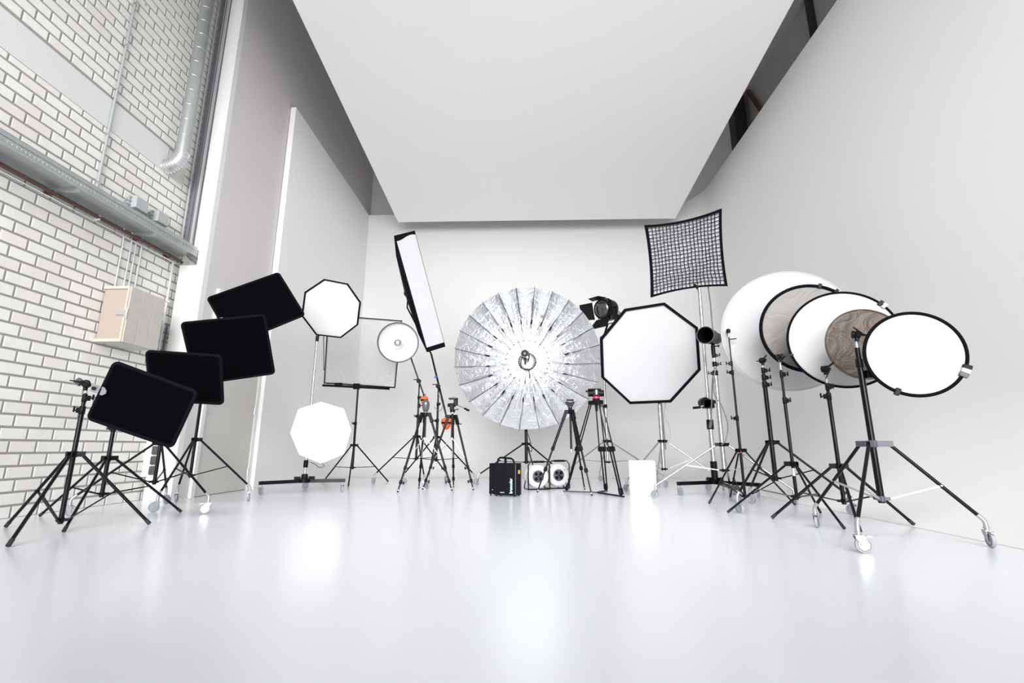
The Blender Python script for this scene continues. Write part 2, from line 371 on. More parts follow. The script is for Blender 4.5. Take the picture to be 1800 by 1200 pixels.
for k, (m_, y0) in enumerate((('yellowgreen', 6.0), ('yellowgreen', 5.9), ('darkcable', 5.85), ('darkcable', 5.95), ('conduit', 5.8), ('darkcable', 5.7))):
    wirepath([(-4.80 + 0.03 * k, y0 - 0.6, 3.30), (-4.80 + 0.03 * k, y0, 3.31 + 0.012 * k), (-4.74 + 0.02 * k, 6.21, 3.25 - 0.012 * k)], 0.009, 'cable', M[m_], t)

t = thing('spiral_duct', 'galvanised ventilation pipe rising along the brick corner with a corrugated elbow', 'duct', (-4.70, 5.72, 4.6))
b = MB(); b.tube((-4.70, 5.72, 4.68), (-4.70, 5.72, 10.5), 0.085, n=28); b.build('straight_pipe', M['galv'], t)
for k in range(24): b = MB(); MB().lathe((-4.70, 5.72, 4.86 + k * 0.235), Z, [(-0.006, 0.086), (0, 0.0885), (0.006, 0.086)], 28).build('seam_ring', M['galv'], t)
MB().lathe((-4.70, 5.72, 4.60), Z, [(0, 0.090), (0.14, 0.090)], 28).build('collar', M['galv'], t)
pts, rr = [], []
for k in range(49):
    a = PI / 2 * k / 48 * 1.12; R_ = 0.205
    pts.append((-4.70 - R_ * (1 - math.cos(a)), 5.72 - 0.0 , 4.60 - R_ * math.sin(a))); rr.append(0.094 if k % 4 < 2 else 0.080)
pts.append((BW + 0.0, 5.72, pts[-1][2] + 0.005)); rr.append(0.085)
MB().path(pts, rr, 28).build('corrugated_elbow', M['alu'], t, smooth=25)

t = thing('brown_pipe', 'thin brown horizontal pipe clipped below the cable tray', 'pipe', (-4.85, 4.3, 3.2))
MB().tube((-4.835, 2.5, 3.20), (-4.835, 6.2, 3.20), 0.019, n=12).build('pipe', M['brownpipe'], t)
MB().tube((-4.88, 2.5, 3.168), (-4.88, 6.2, 3.168), 0.009, n=8).build('thin_pipe', M['alu'], t)
for yy in (3.2, 3.75, 4.3, 4.85, 5.4, 5.95): MB().box((-4.865, yy, 3.195), (0.09, 0.02, 0.055)).build('pipe_clip', M['brownpipe' if yy != 4.85 else 'lightconduit'], t, smooth=0)

t = thing('wall_conduit', 'thin grey vertical conduit crossing the white lintel', 'conduit', (-4.885, 4.81, 3.4))
MB().tube((-4.888, 4.81, 3.38), (-4.888, 4.81, 10.4), 0.0135, n=10).build('conduit_tube', M['conduit'], t)
for k in range(8): MB().box((-4.893, 4.81, 3.62 + k * 0.62), (0.034, 0.05, 0.02)).build('saddle_clip', M['alu'], t, smooth=0)
for i, yy in enumerate((5.28, 5.40, 5.47, 5.56)):
    ord_ = ('first', 'second', 'third', 'fourth')[i]
    o = wirepath([(-4.885, yy - 0.03, 3.265), (-4.89, yy - 0.01, 3.16), (-4.893, yy, 3.02), (-4.893, yy, 2.8), (-4.893, yy, 2.50)], 0.0085, 'slim_conduit', M['lightconduit'], None, 8)
    o['label'] = 'pale slim conduit into the wooden box, %s counted from the frame edge' % ord_; o['category'] = 'conduit'; o['group'] = 'slim conduits above the wooden box'
for i, (xx, yy, m_) in enumerate(((-4.87, 6.17, 'conduit'), (-4.84, 6.20, 'darkcable'), (-4.80, 6.175, 'darkcable'), (-4.765, 6.19, 'darkcable'), (-4.735, 6.175, 'conduit'))):
    o = MB().tube((xx, yy, 3.33), (xx, yy, 10.4), 0.016, n=10).build('riser_conduit', M[m_])
    o['label'] = '%s riser conduit climbing the corner, %s counted from the brick' % ('pale grey' if m_ == 'conduit' else 'dark grey', ('first', 'second', 'third', 'fourth', 'fifth')[i]); o['category'] = 'conduit'; o['group'] = 'riser conduits at the brick corner'
t = thing('corner_conduit', 'thin pale conduit running down the brick corner beside the wooden box', 'conduit', (-4.88, 6.1, 0.9))
MB().tube((-4.885, 6.10, 0.85), (-4.885, 6.10, 3.22), 0.013, n=8).build('conduit_tube', M['lightconduit'], t)
MB().tube((-4.875, 6.16, 0.85), (-4.875, 6.16, 2.3), 0.013, n=8).build('conduit_tube', M['greymetal'], t)
for zz in (1.3, 1.9, 2.6): MB().box((-4.885, 6.10, zz), (0.04, 0.06, 0.02)).build('saddle_clip', M['alu'], t, smooth=0)

for i, (yy, zz) in enumerate(((5.34, 3.62), (5.70, 3.62))):
    t = thing('junction_box', 'grey square junction box above the cable tray, ' + ('farther from the duct elbow' if i == 0 else 'just under the duct elbow'), 'junction box', (BW, yy, zz), 'junction boxes over the tray')
    MB().box((BW + 0.055, yy, zz), (0.11, 0.20, 0.16), bev=0.008).build('box_body', M['jbox'], t)
    MB().box((BW + 0.115, yy, zz), (0.012, 0.19, 0.15), bev=0.005).build('lid', M['jbox'], t)
    for k in range(3):
        MB().tube((BW + 0.055, yy - 0.10, zz - 0.05 + k * 0.05), (BW + 0.055, yy - 0.135, zz - 0.05 + k * 0.05), 0.013, n=8).build('cable_gland', M['conduit'], t)
        wirepath([(BW + 0.055, yy - 0.13, zz - 0.05 + k * 0.05), (BW + 0.06, yy - 0.19 - 0.01 * k, zz - 0.08), (BW + 0.09, yy - 0.16, zz - 0.26), (BW + 0.12, yy - 0.05, zz - 0.33)], 0.007, 'cable', M['conduit'], t)

t = thing('wooden_box', 'wooden cupboard on the brick wall with tan plywood side and grey boarded front', 'box', (BW, 5.4, 1.82))
x0, x1, y0, y1, z0, z1 = BW + 0.003, -4.585, 5.17, 5.70, 1.83, 2.49
MB().box(((x0 + x1) / 2, y0 + 0.012, (z0 + z1) / 2), (x1 - x0 - 0.02, 0.018, z1 - z0 - 0.07)).build('side_panel', M['ply'], t, smooth=0, label='tan plywood side')
for zz in (z0 + 0.016, z1 - 0.016): MB().box(((x0 + x1) / 2 - 0.008, y0 + 0.005, zz), (x1 - x0 - 0.016, 0.035, 0.032)).build('edge_batten', M['pine'], t, smooth=0, label='pale pine batten')
for k in range(3):
    a = y0 + 0.003 + k * (y1 - y0) / 3; MB().box((x1 - 0.009, a + (y1 - y0) / 6, (z0 + z1) / 2), (0.02, (y1 - y0) / 3 - 0.003, z1 - z0), bev=0.003).build('front_board', M['greywood'], t)
MB().box((x1 - 0.022, y0 + 0.004, (z0 + z1) / 2), (0.02, 0.03, z1 - z0 - 0.004)).build('corner_batten', M['pine'], t, smooth=0)
MB().box(((x0 + x1) / 2, (y0 + y1) / 2, z0 + 0.008), (x1 - x0 - 0.03, y1 - y0 - 0.03, 0.016)).build('bottom_panel', M['greywood'], t, smooth=0)
MB().box(((x0 + x1) / 2, (y0 + y1) / 2, z1 - 0.008), (x1 - x0 - 0.03, y1 - y0 - 0.03, 0.016)).build('top_panel', M['greywood'], t, smooth=0)
MB().box(((x0 + x1) / 2, y1 - 0.01, (z0 + z1) / 2), (x1 - x0 - 0.02, 0.018, z1 - z0 - 0.01)).build('side_panel', M['greywood'], t, smooth=0)
lt = MB().box((x1 - 0.075, y0 - 0.006, 2.16), (0.11, 0.012, 0.034)); lt.box((x1 - 0.012, y0 - 0.010, 2.16), (0.026, 0.02, 0.085)); lt.tube((x1 + 0.004, y0 - 0.01, 2.10), (x1 + 0.004, y0 - 0.01, 2.22), 0.007, n=8)
lt.build('latch', M['zinc'], t)

t = thing('socket_board', 'white mounting board with dark grey sockets low on the white column', 'socket', (-4.80, 6.18, 0.3))
MB().box((-4.835, 6.19, 0.55), (0.16, 0.02, 0.52), bev=0.004).build('board', M['column'], t)
for k in range(4): MB().box((-4.77, 6.165, 0.37 + k * 0.125), (0.075, 0.04, 0.105), bev=0.012).build('socket', M['socketgrey'], t)

# ------------------------------------------------------------------ stand parts
def caster(parent, p, ang, top=0.165, lean=None):
    """swivel caster whose wheel touches the floor at p"""
    p = V((p[0], p[1], 0)); d = V((math.cos(ang), math.sin(ang), 0)); s = V((-d.y, d.x, 0)); c = p + Z * 0.05; st = c - d * 0.022
    b = MB()
    for k in (-1, 1):
        q = s * 0.017 * k
        b.prism([c + q - d * 0.012 - Z * 0.012, c + q + d * 0.012 - Z * 0.012, c + q + d * 0.012 + Z * 0.05, c + q - d * 0.045 + Z * 0.055, c + q - d * 0.045 + Z * 0.04], s * 0.003 * k)
    b.box(st + Z * 0.056, (0.05, 0.042, 0.006), (d, s, Z)); b.tube(st + Z * 0.055, V((st.x, st.y, top - 0.035)), 0.013, n=12); b.tube(V((st.x, st.y, 0.118)), V((st.x, st.y, 0.126)), 0.019, n=12)
    if lean is not None:
        b.path([V((st.x, st.y, top - 0.045)), V((st.x, st.y, top - 0.015)), V((st.x, st.y, top)) + lean * 0.012, V((st.x, st.y, top)) + lean * 0.055], 0.0145, 12)
    o = b.build('caster', M['castwhite'], parent, smooth=40)
    w_ = MB(); w_.lathe(c - s * 0.012, s, [(0, 0.036), (0.0, 0.046), (0.004, 0.05), (0.020, 0.05), (0.024, 0.046), (0.024, 0.036)], 28); w_.build('tyre', M['tyre'], o)
    w_ = MB(); w_.lathe(c - s * 0.0135, s, [(0, 0.010), (0.001, 0.036), (0.026, 0.036), (0.027, 0.010)], 24); w_.build('wheel', M['castwhite'], o)
    u_, v_ = perp(s); MB().path([c + (-s * 0.0135) + (u_ * math.cos(k * PI / 10) + v_ * math.sin(k * PI / 10)) * 0.0365 for k in range(20)], 0.0016, 4, closed=True).build('wheel_groove', M['greymetal'], o)
    w_ = MB(); w_.prism([c + d * 0.02 + Z * 0.052 - s * 0.012, c + d * 0.055 + Z * 0.046 - s * 0.012, c + d * 0.055 + Z * 0.046 + s * 0.012, c + d * 0.02 + Z * 0.052 + s * 0.012], Z * 0.004); w_.build('brake_lever', M['zinc'], o)
    return V((st.x, st.y, top))

def clamp(parent, p, r, side, h=0.07, m='blackplastic'):
    p = V(p); a = V((math.cos(side), math.sin(side), 0)); b = MB()
    b.lathe(p - Z * h / 2, Z, [(0, r), (0.006, r + 0.004), (h - 0.006, r + 0.004), (h, r)], 18)
    b.box(p + a * (r + 0.012), (0.034, 0.026, h * 0.62), (a, V((-a.y, a.x, 0)), Z), bev=0.004)
    o = b.build('section_clamp', M[m], parent)
    k = MB(); q = p + a * (r + 0.028); k.tube(q, q + a * 0.02, 0.006, n=8); k.box(q + a * 0.026 + Z * 0.008, (0.012, 0.016, 0.046), (a, V((-a.y, a.x, 0)), Z), bev=0.004); k.build('wing_knob', M[m], o)
    return o

def grip(parent, p, axis, lever, m='blackplastic', scale=1.0):
    """round grip head with a tapered handle"""
    p = V(p); axis = V(axis).normalized(); lv = V(lever).normalized(); s = scale
    b = MB(); b.lathe(p - axis * 0.032 * s, axis, [(0, 0.022 * s), (0.006 * s, 0.031 * s), (0.024 * s, 0.031 * s), (0.030 * s, 0.026 * s), (0.036 * s, 0.031 * s), (0.056 * s, 0.031 * s), (0.064 * s, 0.020 * s)], 20)
    b.tube(p - Z * 0.055 * s, p - Z * 0.015 * s, 0.016 * s, n=12)
    o = b.build('grip_head', M[m], parent)
    k = MB(); q = p + axis * 0.034 * s; k.tube(q, q + axis * 0.012, 0.010, n=8); k.tube(q + axis * 0.008, q + axis * 0.008 + lv * 0.12 * s, 0.010 * s, 0.004 * s, n=8); k.tube(q, q + axis * 0.006, 0.012, n=8)
    k.build('handle', M[m], o)
    return o

def stand(name, label, base, top, collar, hub, feet, mt='black', wheels=False, sections=(), rb=0.0175, leg_r=0.011, group=None, sides=None, brace_m=None, brace_t=0.58, foot_ang=None, collar_m=None, tip='alu', cat='stand', tip_len=0.06, lug=0.0):
    bx, by = base; t = thing(name, label, cat, (bx, by, 0), group)
    zs = [hub - 0.03] + list(sections) + [top]; n = len(zs) - 1
    for i in range(n):
        r = rb - i * 0.0035 * (rb / 0.0175) ** 0.5; r = max(r, 0.008)
        m_ = M[mt] if i < n - 1 or n == 1 else M[mt]
        MB().tube((bx, by, zs[i]), (bx, by, zs[i + 1] - (tip_len if i == n - 1 else 0)), r, n=16).build(('lower_tube', 'middle_tube', 'upper_tube', 'inner_tube')[min(i, 3)], m_, t)
        if i: clamp(t, (bx, by, zs[i] - 0.012), rb - (i - 1) * 0.0035 * (rb / 0.0175) ** 0.5, (sides[i - 1] if sides else (0.3 + i * 2.6)))
    if tip_len: MB().lathe((bx, by, top - tip_len), Z, [(0, 0.011), (tip_len * 0.35, 0.011), (tip_len * 0.4, 0.008), (tip_len * 0.6, 0.008), (tip_len * 0.65, 0.011), (tip_len, 0.011)], 12).build('spigot', M[tip], t)
    cm = M[collar_m or ('blackplastic')]
    cb = MB(); cb.lathe((bx, by, collar - 0.025), Z, [(0, rb + 0.006), (0.004, rb + 0.010), (0.046, rb + 0.010), (0.05, rb + 0.006)], 20)
    hb = MB(); hb.lathe((bx, by, hub - 0.018), Z, [(0, rb + 0.004), (0.036, rb + 0.004)], 18)
    dirs = []
    for f in feet:
        d = V((f[0] - bx, f[1] - by, 0)).normalized(); s = V((-d.y, d.x, 0)); dirs.append(d)
        for k in (-1, 1): cb.box(V((bx, by, collar)) + d * (rb + 0.030 + lug / 2) + s * 0.015 * k, (0.052 + lug, 0.004, 0.042), (d, s, Z))
        cb.box(V((bx, by, collar + 0.019)) + d * (rb + 0.028 + lug / 2), (0.05 + lug, 0.032, 0.006), (d, s, Z))
        hb.box(V((bx, by, hub)) + d * (rb + 0.016), (0.034, 0.02, 0.022), (d, s, Z))
    cb.build('leg_collar', cm, t); hb.build('brace_hub', cm, t)
    for i, (f, d) in enumerate(zip(feet, dirs)):
        p0 = V((bx, by, collar - 0.006)) + d * (rb + 0.038 + lug)
        if wheels:
            ft = V((f[0], f[1], 0)); a = (foot_ang[i] if foot_ang else i * 2.1 + bx)
            cdv = V((math.cos(a), math.sin(a), 0)); top_ = V((ft.x, ft.y, 0.165)) - cdv * 0.022
            ln = (p0 - top_).normalized(); caster(t, ft, a, 0.165, ln); p1 = top_ + ln * 0.05
        else: p1 = V((f[0], f[1], 0.014))
        lg = MB().tube(p0, p1, leg_r, n=14).build('leg', M[mt], t)
        if not wheels:
            u = (p1 - p0).normalized(); MB().tube(p1 - u * 0.045, p1 + u * 0.004, leg_r + 0.0025, n=14).build('foot_cap', M['rubber'], lg)
        q = p0.lerp(p1, brace_t); h0 = V((bx, by, hub)) + d * (rb + 0.022); s = V((-d.y, d.x, 0))
        bb = MB(); ln = (q - h0); ax = ln.normalized(); bb.box((q + h0) / 2, (ln.length, 0.014, 0.012), (ax, s, ax.cross(s)))
        bb.tube(q - s * 0.016, q + s * 0.016, 0.006, n=8)
        bb.build('brace', M[brace_m or mt], t)
    return t

def tri(base, R, a0):
    return [(base[0] + R * math.cos(math.radians(a0 + k * 120)), base[1] + R * math.sin(math.radians(a0 + k * 120))) for k in range(3)]

# ------------------------------------------------------------------ flags and their stands
def round_rect(c, a, b, w_, h_, r, k=5):
    pts = []
    for cx, cy, a0 in ((w_ / 2 - r, h_ / 2 - r, 0), (-w_ / 2 + r, h_ / 2 - r, 90), (-w_ / 2 + r, -h_ / 2 + r, 180), (w_ / 2 - r, -h_ / 2 + r, 270)):
        for i in range(k + 1):
            g = math.radians(a0 + 90 * i / k); pts.append(c + a * (cx + r * math.cos(g)) + b * (cy + r * math.sin(g)))
    return pts
def flag(label, c, fr, w_, h_, grip_p):
    a, b, n = frame(*fr); c = V(c); t = thing('flag_panel', label, 'flag', c, 'black fabric flags fanned out by the brick wall')
    o = MB().prism(round_rect(c - n * 0.006, a, b, w_ - 0.05, h_ - 0.05, 0.03), n * 0.012).build('cloth', M['fabric'], t)
    MB().path(round_rect(c, a, b, w_ - 0.03, h_ - 0.03, 0.035), 0.0155, 10, closed=True).build('padded_edge', M['fabricedge'], t)
    e = c - a * (w_ / 2 - 0.05); g = V(grip_p)
    # clamp bracket reaching from the flag's edge to the grip head
    loc = [e + b * k for k in (-0.06, 0.0, 0.06)]
    s = min((c - a * (w_ / 2 - 0.05) + b * k * h_ for k in (-0.4, -0.3, -0.2, -0.1, 0, 0.1, 0.2, 0.3, 0.4)), key=lambda p: (p - g).length)
    dv = (g - s); L = dv.length; ax = dv.normalized(); sd = ax.cross(n).normalized(); nn = sd.cross(ax)
    bb = MB(); L2 = min(L, 0.17)
    m0 = s + nn * 0.02
    bb.prism([m0 - ax * 0.03 - sd * 0.012, m0 - sd * 0.034, m0 + ax * (L2 * 0.8) - sd * 0.034, m0 + ax * (L2 * 0.8) + sd * 0.034, m0 + sd * 0.034, m0 - ax * 0.03 + sd * 0.012], nn * 0.006)
    o = bb.build('bracket_plate', M['castwhite'], t, label='silver clamp plate')
    MB().tube(s + nn * 0.012, g, 0.007, n=8).build('pin', M['black'], t)
    MB().box(m0 + ax * (L2 * 0.55) + nn * 0.012, (0.03, 0.026, 0.016), (ax, sd, nn), bev=0.004).build('clamp_knob', M['black'], t)
    return t

GS = 'black light stands holding the flags'
# stand A: nearest flag
sA = stand('light_stand', 'low black stand with bare feet holding the lowest black flag', (-3.71, 3.92), 1.16, 0.60, 0.09, [(-4.35, 4.11), (-3.47, 3.32), (-3.25, 4.27)], sections=(0.97, 1.07), group=GS, sides=(PI, 0.1), leg_r=0.0125, brace_t=0.5)
gA = V((-3.70, 3.90, 1.175)); grip(sA, gA, (0.55, -0.75, 0.1), (-0.9, -0.2, 0.15))
k = MB(); k.prism([gA + V((-0.09, -0.03, 0.02)), gA + V((-0.05, -0.03, 0.05)), gA + V((-0.02, -0.03, 0.03)), gA + V((-0.04, -0.03, -0.02))], (0, 0.02, 0)); k.build('wing_lever', M['greymetal'], sA)
# B
sB = stand('light_stand', 'second black stand with bare feet, behind the lowest flag', (-3.97, 4.56), 1.20, 0.555, 0.23, [(-4.71, 4.75), (-3.64, 3.89), (-3.55, 5.07)], sections=(0.85, 1.05), group=GS, leg_r=0.0115, brace_t=0.5)
gB = V((-3.965, 4.55, 1.215)); grip(sB, gB, (0.6, -0.7, 0.1), (-0.6, -0.5, 0.1))
sC = stand('light_stand', 'black wheeled stand holding the third flag, nearer the brick wall', (-3.96, 5.18), 1.50, 0.70, 0.30, [(-4.41, 4.75), (-4.26, 5.81), (-3.25, 4.99)], wheels=True, sections=(1.05, 1.3), group=GS, leg_r=0.0115, foot_ang=(0.2, 1.4, -2.6))
gC = V((-3.955, 5.17, 1.52)); grip(sC, gC, (0.6, -0.7, 0.1), (-0.7, -0.3, 0.1))
sD = stand('light_stand', 'black wheeled stand before the cream door, holding the topmost flag', (-4.05, 5.86), 2.06, 0.75, 0.33, [(-3.87, 5.11), (-3.50, 6.21), (-4.32, 6.06)], wheels=True, sections=(1.4, 1.9), group=GS, leg_r=0.0125, foot_ang=(-2.4, -1.2, 2.0))
gD = V((-4.04, 5.85, 2.08)); grip(sD, gD, (0.6, -0.7, 0.1), (-0.7, -0.3, 0.1))
flag('lowest and nearest black fabric flag, tilted down, with a silver clamp plate', (-3.216, 3.95, 1.003), (12, -12, -20.7), 0.705, 0.53, gA)
flag('black fabric flag second from the floor, nearly level, above the lowest one', (-3.403, 4.65, 1.333), (8, -26, -2.8), 0.71, 0.535, gB)
flag('large black fabric flag third from the floor, tipped slightly upward', (-3.339, 5.20, 1.737), (29, -28, 13.8), 0.825, 0.74, gC)
flag('topmost black fabric flag, strongly tilted, touching the small octagonal softbox', (-3.507, 5.90, 2.45), (18, 15, 32.5), 0.933, 0.775, gD)

# ------------------------------------------------------------------ soft boxes
def ring_poly(c, a, b, R, t0, n=8): return [c + (a * math.cos(math.radians(t0 - 360 * i / n)) + b * math.sin(math.radians(t0 - 360 * i / n))) * R for i in range(n)]
def softbox(name, label, poly, n, depth, back=None, rim=0.03, lip=0.02, face='whitefab', shell='blackcloth', r_back=0.09, back_shift=V((0, 0, 0)), head=True, wide=None, cat='softbox', head_len=0.32, group=None):
    poly = [V(p) for p in poly]; c = sum(poly, V((0, 0, 0))) / len(poly); m = len(poly); n = V(n).normalized()
    t = thing(name, label, cat, c, group)
    def inset(k): return [p + (c - p).normalized() * k for p in poly]
    inn = inset(rim)
    # face, slightly bulged
    f = MB(); q = [p - n * 0.012 for p in inn]; rings = [[p.lerp(c, s) + n * (0.03 * (1 - (1 - s) ** 2) - 0.012) for p in inn] for s in (0, 0.3, 0.65)]
    f.add(sum(rings, []) + [c + n * 0.018], [(k * m + i, k * m + (i + 1) % m, (k + 1) * m + (i + 1) % m, (k + 1) * m + i) for k in range(2) for i in range(m)] + [(2 * m + i, 2 * m + (i + 1) % m, 3 * m) for i in range(m)])
    f.build('diffuser', M[face], t, smooth=50)
    if rim > 0.004:
        b = MB(); r0 = poly; r1 = inn
        b.add([p + n * 0.012 for p in r0] + [p + n * 0.012 for p in r1] + [p - n * lip for p in r0] + [p - n * 0.016 for p in r1],
              [(i, (i + 1) % m, m + (i + 1) % m, m + i) for i in range(m)] + [(i, (i + 1) % m, 2 * m + (i + 1) % m, 2 * m + i) for i in range(m)] + [(m + i, m + (i + 1) % m, 3 * m + (i + 1) % m, 3 * m + i) for i in range(m)])
        b.build('rim_band', M[shell], t, smooth=0)
    bc = c - n * depth + back_shift; u, v_ = perp(n); b = MB(); rows = [[p - n * lip for p in poly]]
    ctr = [(p - c).normalized() for p in poly]
    for s in (0.35, 0.7, 1.0):
        rows.append([(p - n * lip).lerp(bc + d * r_back, s) + d * 0.04 * math.sin(PI * s) for p, d in zip(poly, ctr)])
    b.add(sum(rows, []), [(k * m + i, k * m + (i + 1) % m, (k + 1) * m + (i + 1) % m, (k + 1) * m + i) for k in range(3) for i in range(m)] + [tuple(3 * m + i for i in range(m))])
    b.build('shell', M[shell], t, smooth=30)
    if head:
        b = MB(); b.lathe(bc, -n, [(0, 0.085), (0.02, 0.095), (0.05, 0.095), (0.06, 0.075), (head_len - 0.02, 0.075), (head_len, 0.06)], 24); h = b.build('flash_head', M['blackplastic'], t)
        MB().box(bc - n * (head_len * 0.6) + Z * 0.11, (0.03, 0.02, 0.05), bev=0.004).build('head_handle', M['blackplastic'], h)
    return t, c, bc

# column stands with low T base
def column_stand(label, base, ends, top, radius, m='chrome', group=None, cap=None):
    bx, by = base; t = thing('column_stand', label, 'stand', (bx, by, 0), group)
    for e in ends:
        d = V((e[0] - bx, e[1] - by, 0)); L = d.length; d.normalize(); s = V((-d.y, d.x, 0))
        MB().box(V((bx, by, 0.165)) + d * (L / 2 + 0.01), (L + 0.06, 0.05, 0.05), (d, s, Z), bev=0.004).build('base_bar', M['black'], t)
        a = math.atan2(d.y, d.x) + 1.9; caster(t, e, a, 0.17)
    b = MB(); b.lathe((bx, by, 0.14), Z, [(0, 0.09), (0.05, 0.09), (0.06, 0.05), (0.12, 0.045), (0.13, radius)], 20)
    for k in range(4):
        a = k * PI / 2 + 0.5; b.box((bx + 0.1 * math.cos(a), by + 0.1 * math.sin(a), 0.2), (0.09, 0.02, 0.06), (V((math.cos(a), math.sin(a), 0)), V((-math.sin(a), math.cos(a), 0)), Z), bev=0.004)
    b.build('base_hub', M['blackplastic'], t)
    MB().tube((bx, by, 0.15), (bx, by, top), radius, n=20).build('column_tube', M[m], t)
    return t

clb = (-3.35, 7.40)
sL = column_stand('slim chrome column on a low black T base, carrying the small octagonal softbox', clb, [(-3.75, 6.95), (-2.81, 7.51), (-3.62, 8.05)], 2.40, 0.019)
a, b, n = frame(4.5, -17, 0); c = V((-3.155, 7.30, 2.83))
oct_px = [(570, 490), (611, 498), (634, 531), (629, 571), (599, 594), (556, 589), (530, 555), (535.5, 513)]
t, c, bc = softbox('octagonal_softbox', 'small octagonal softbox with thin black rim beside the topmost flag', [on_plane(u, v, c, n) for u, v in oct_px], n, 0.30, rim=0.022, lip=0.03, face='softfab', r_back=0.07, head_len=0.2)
k = MB(); k.tube(V((clb[0], clb[1], 2.39)), V((clb[0], 7.66, 2.60)), 0.014, n=10); k.tube(V((clb[0], 7.66, 2.60)), bc - n * 0.1, 0.014, n=10); k.lathe((clb[0], clb[1], 2.32), Z, [(0, 0.026), (0.09, 0.026)], 14); k.build('side_arm', M['black'], sL)
a, b, n = frame(2, -8, 0); c = V((-3.07, 7.18, 0.882))
ow = [(564, 706), (604, 718.5), (617, 756), (604, 798), (564, 815), (525, 799), (509, 761), (523.5, 719)]
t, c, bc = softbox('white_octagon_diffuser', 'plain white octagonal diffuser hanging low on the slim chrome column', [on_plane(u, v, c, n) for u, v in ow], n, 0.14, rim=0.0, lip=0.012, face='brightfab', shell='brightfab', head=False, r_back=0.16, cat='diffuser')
k = MB(); k.tube(V((clb[0], clb[1], 0.62)), bc, 0.012, n=10); k.lathe((clb[0], clb[1], 0.36), Z, [(0, 0.028), (0.01, 0.034), (0.10, 0.034), (0.11, 0.028)], 14); k.lathe((clb[0], clb[1], 0.58), Z, [(0, 0.03), (0.08, 0.03)], 14); k.build('lower_clamp', M['blackplastic'], sL)
wirepath([at(545, 812, 7.25), at(553, 815, 7.2), at(561, 821, 7.2), at(567, 820.5, 7.2), at(570, 818, 7.2), at(565, 813.5, 7.22)], 0.004, 'hanging_cord', M['blackplastic'], t)

# framed sheet on stand
sP = stand('light_stand', 'black stand with bare feet under the framed grey sheet', (-3.27, 9.2), 1.79, 0.70, 0.29, [(-3.90, 9.42), (-3.07, 8.5), (-2.70, 9.62)], sections=(1.12,), rb=0.022, leg_r=0.013, tip_len=0.0)
k = MB(); p0, p1 = at(567, 677, 9.2), at(685, 683, 9.2); ax = (p1 - p0).normalized(); k.box((p0 + p1) / 2, ((p1 - p0).length, 0.04, 0.045), (ax, Y, ax.cross(Y)), bev=0.004)
k.box(at(595, 675, 9.18), (0.14, 0.05, 0.05)); k.box(at(670, 681, 9.18), (0.10, 0.05, 0.05)); k.box(at(627, 679, 9.2), (0.12, 0.07, 0.11), bev=0.006); k.build('cross_bar', M['black'], sP)
a, b, n = frame(4, -12, 0); c = V((-3.235, 9.16, 2.49)); q = [on_plane(u, v, c, n) for u, v in ((577, 554), (706, 564), (694, 681), (570, 673))]
t = thing('framed_diffusion_panel', 'square black frame with a translucent grey sheet on a tripod stand', 'panel', (q[2] + q[3]) / 2)
MB().path([p for p in q], 0.016, 8, closed=True).build('frame', M['black'], t)
cc = sum(q, V((0, 0, 0))) / 4; qi = [p + (cc - p) * 0.03 for p in q]
MB().path(qi, 0.011, 6, closed=True).build('white_edging', M['whitefab'], t)
rows = []
random.seed(3)
for i in range(17):
    r_ = []
    for j in range(17):
        s_, t_ = j / 16, i / 16; p = qi[0].lerp(qi[1], s_).lerp(qi[3].lerp(qi[2], s_), t_); edge = min(s_, 1 - s_, t_, 1 - t_)
        r_.append(p + n * (0.012 * math.sin(14 * s_ + 5 * math.sin(6 * t_)) * math.exp(-3.2 * t_) * min(1, edge * 8)))
    rows.append(r_)
MB().grid(rows).build('sheer_sheet', M['sheer'], t, smooth=60)
k = MB(); k.tube(q[3] + V((-0.03, 0, 0.25)), q[0] + V((-0.06, 0, -0.35)), 0.007, n=6); k.build('side_rod', M['black'], t)

# ------------------------------------------------------------------ boom stands
def boom(stand_t, pivot, a, b_, r=0.014, m='black'):
    MB().tube(a, b_, r, n=12).build('boom_arm', M[m], stand_t)
    d = (b_ - a).normalized(); p = V(pivot)
    k = MB(); k.lathe(p - Y * 0.045, Y, [(0, 0.03), (0.02, 0.042), (0.07, 0.042), (0.09, 0.03)], 16); k.tube(p - Y * 0.045, p - Y * 0.075, 0.010, n=8); k.box(p - Y * 0.08, (0.10, 0.012, 0.02), (d, Y, Z), bev=0.003); k.box(p + X * -0.07 + Z * 0.03, (0.07, 0.012, 0.016)); k.build('boom_pivot', M['blackplastic'], stand_t)
S1 = (-2.05, 9.1); f1 = tri(S1, 0.80, 175)
s1 = stand('boom_stand', 'black wheeled boom stand carrying the round beauty dish', S1, 1.88, 0.86, 0.455, f1, wheels=True, sections=(1.25, 1.6), rb=0.022, leg_r=0.0125, tip_len=0)
pv = V((S1[0], S1[1] - 0.05, 1.90)); dc = at(700, 601.5, 8.6); lo = at(746, 697, 9.0); boom(s1, pv, V((dc.x + 0.1, dc.y + 0.33, dc.z - 0.05)), lo)
S2 = (-1.63, 8.85); f2 = tri(S2, 0.75, 30)
s2 = stand('boom_stand', 'black wheeled boom stand carrying the tall strip softbox', S2, 1.75, 0.84, 0.44, f2, wheels=True, sections=(1.15, 1.45), rb=0.024, leg_r=0.0125, tip_len=0)
lo2 = at(785, 733, 8.8); up2 = at(758, 622, 9.02); boom(s2, (S2[0], S2[1] - 0.05, 1.77), up2, lo2, 0.018)
MB().tube(at(765.3, 661, 8.79), at(766.3, 664, 8.79), 0.022, n=12).build('tape_band', M['blue'], s2, label='blue tape')
wirepath([at(762, 680, 8.7), at(757, 700, 8.68), at(756, 730, 8.7), at(762, 760, 8.75), at(772, 790, 8.8)], 0.008, 'cable', M['conduit'], s2)
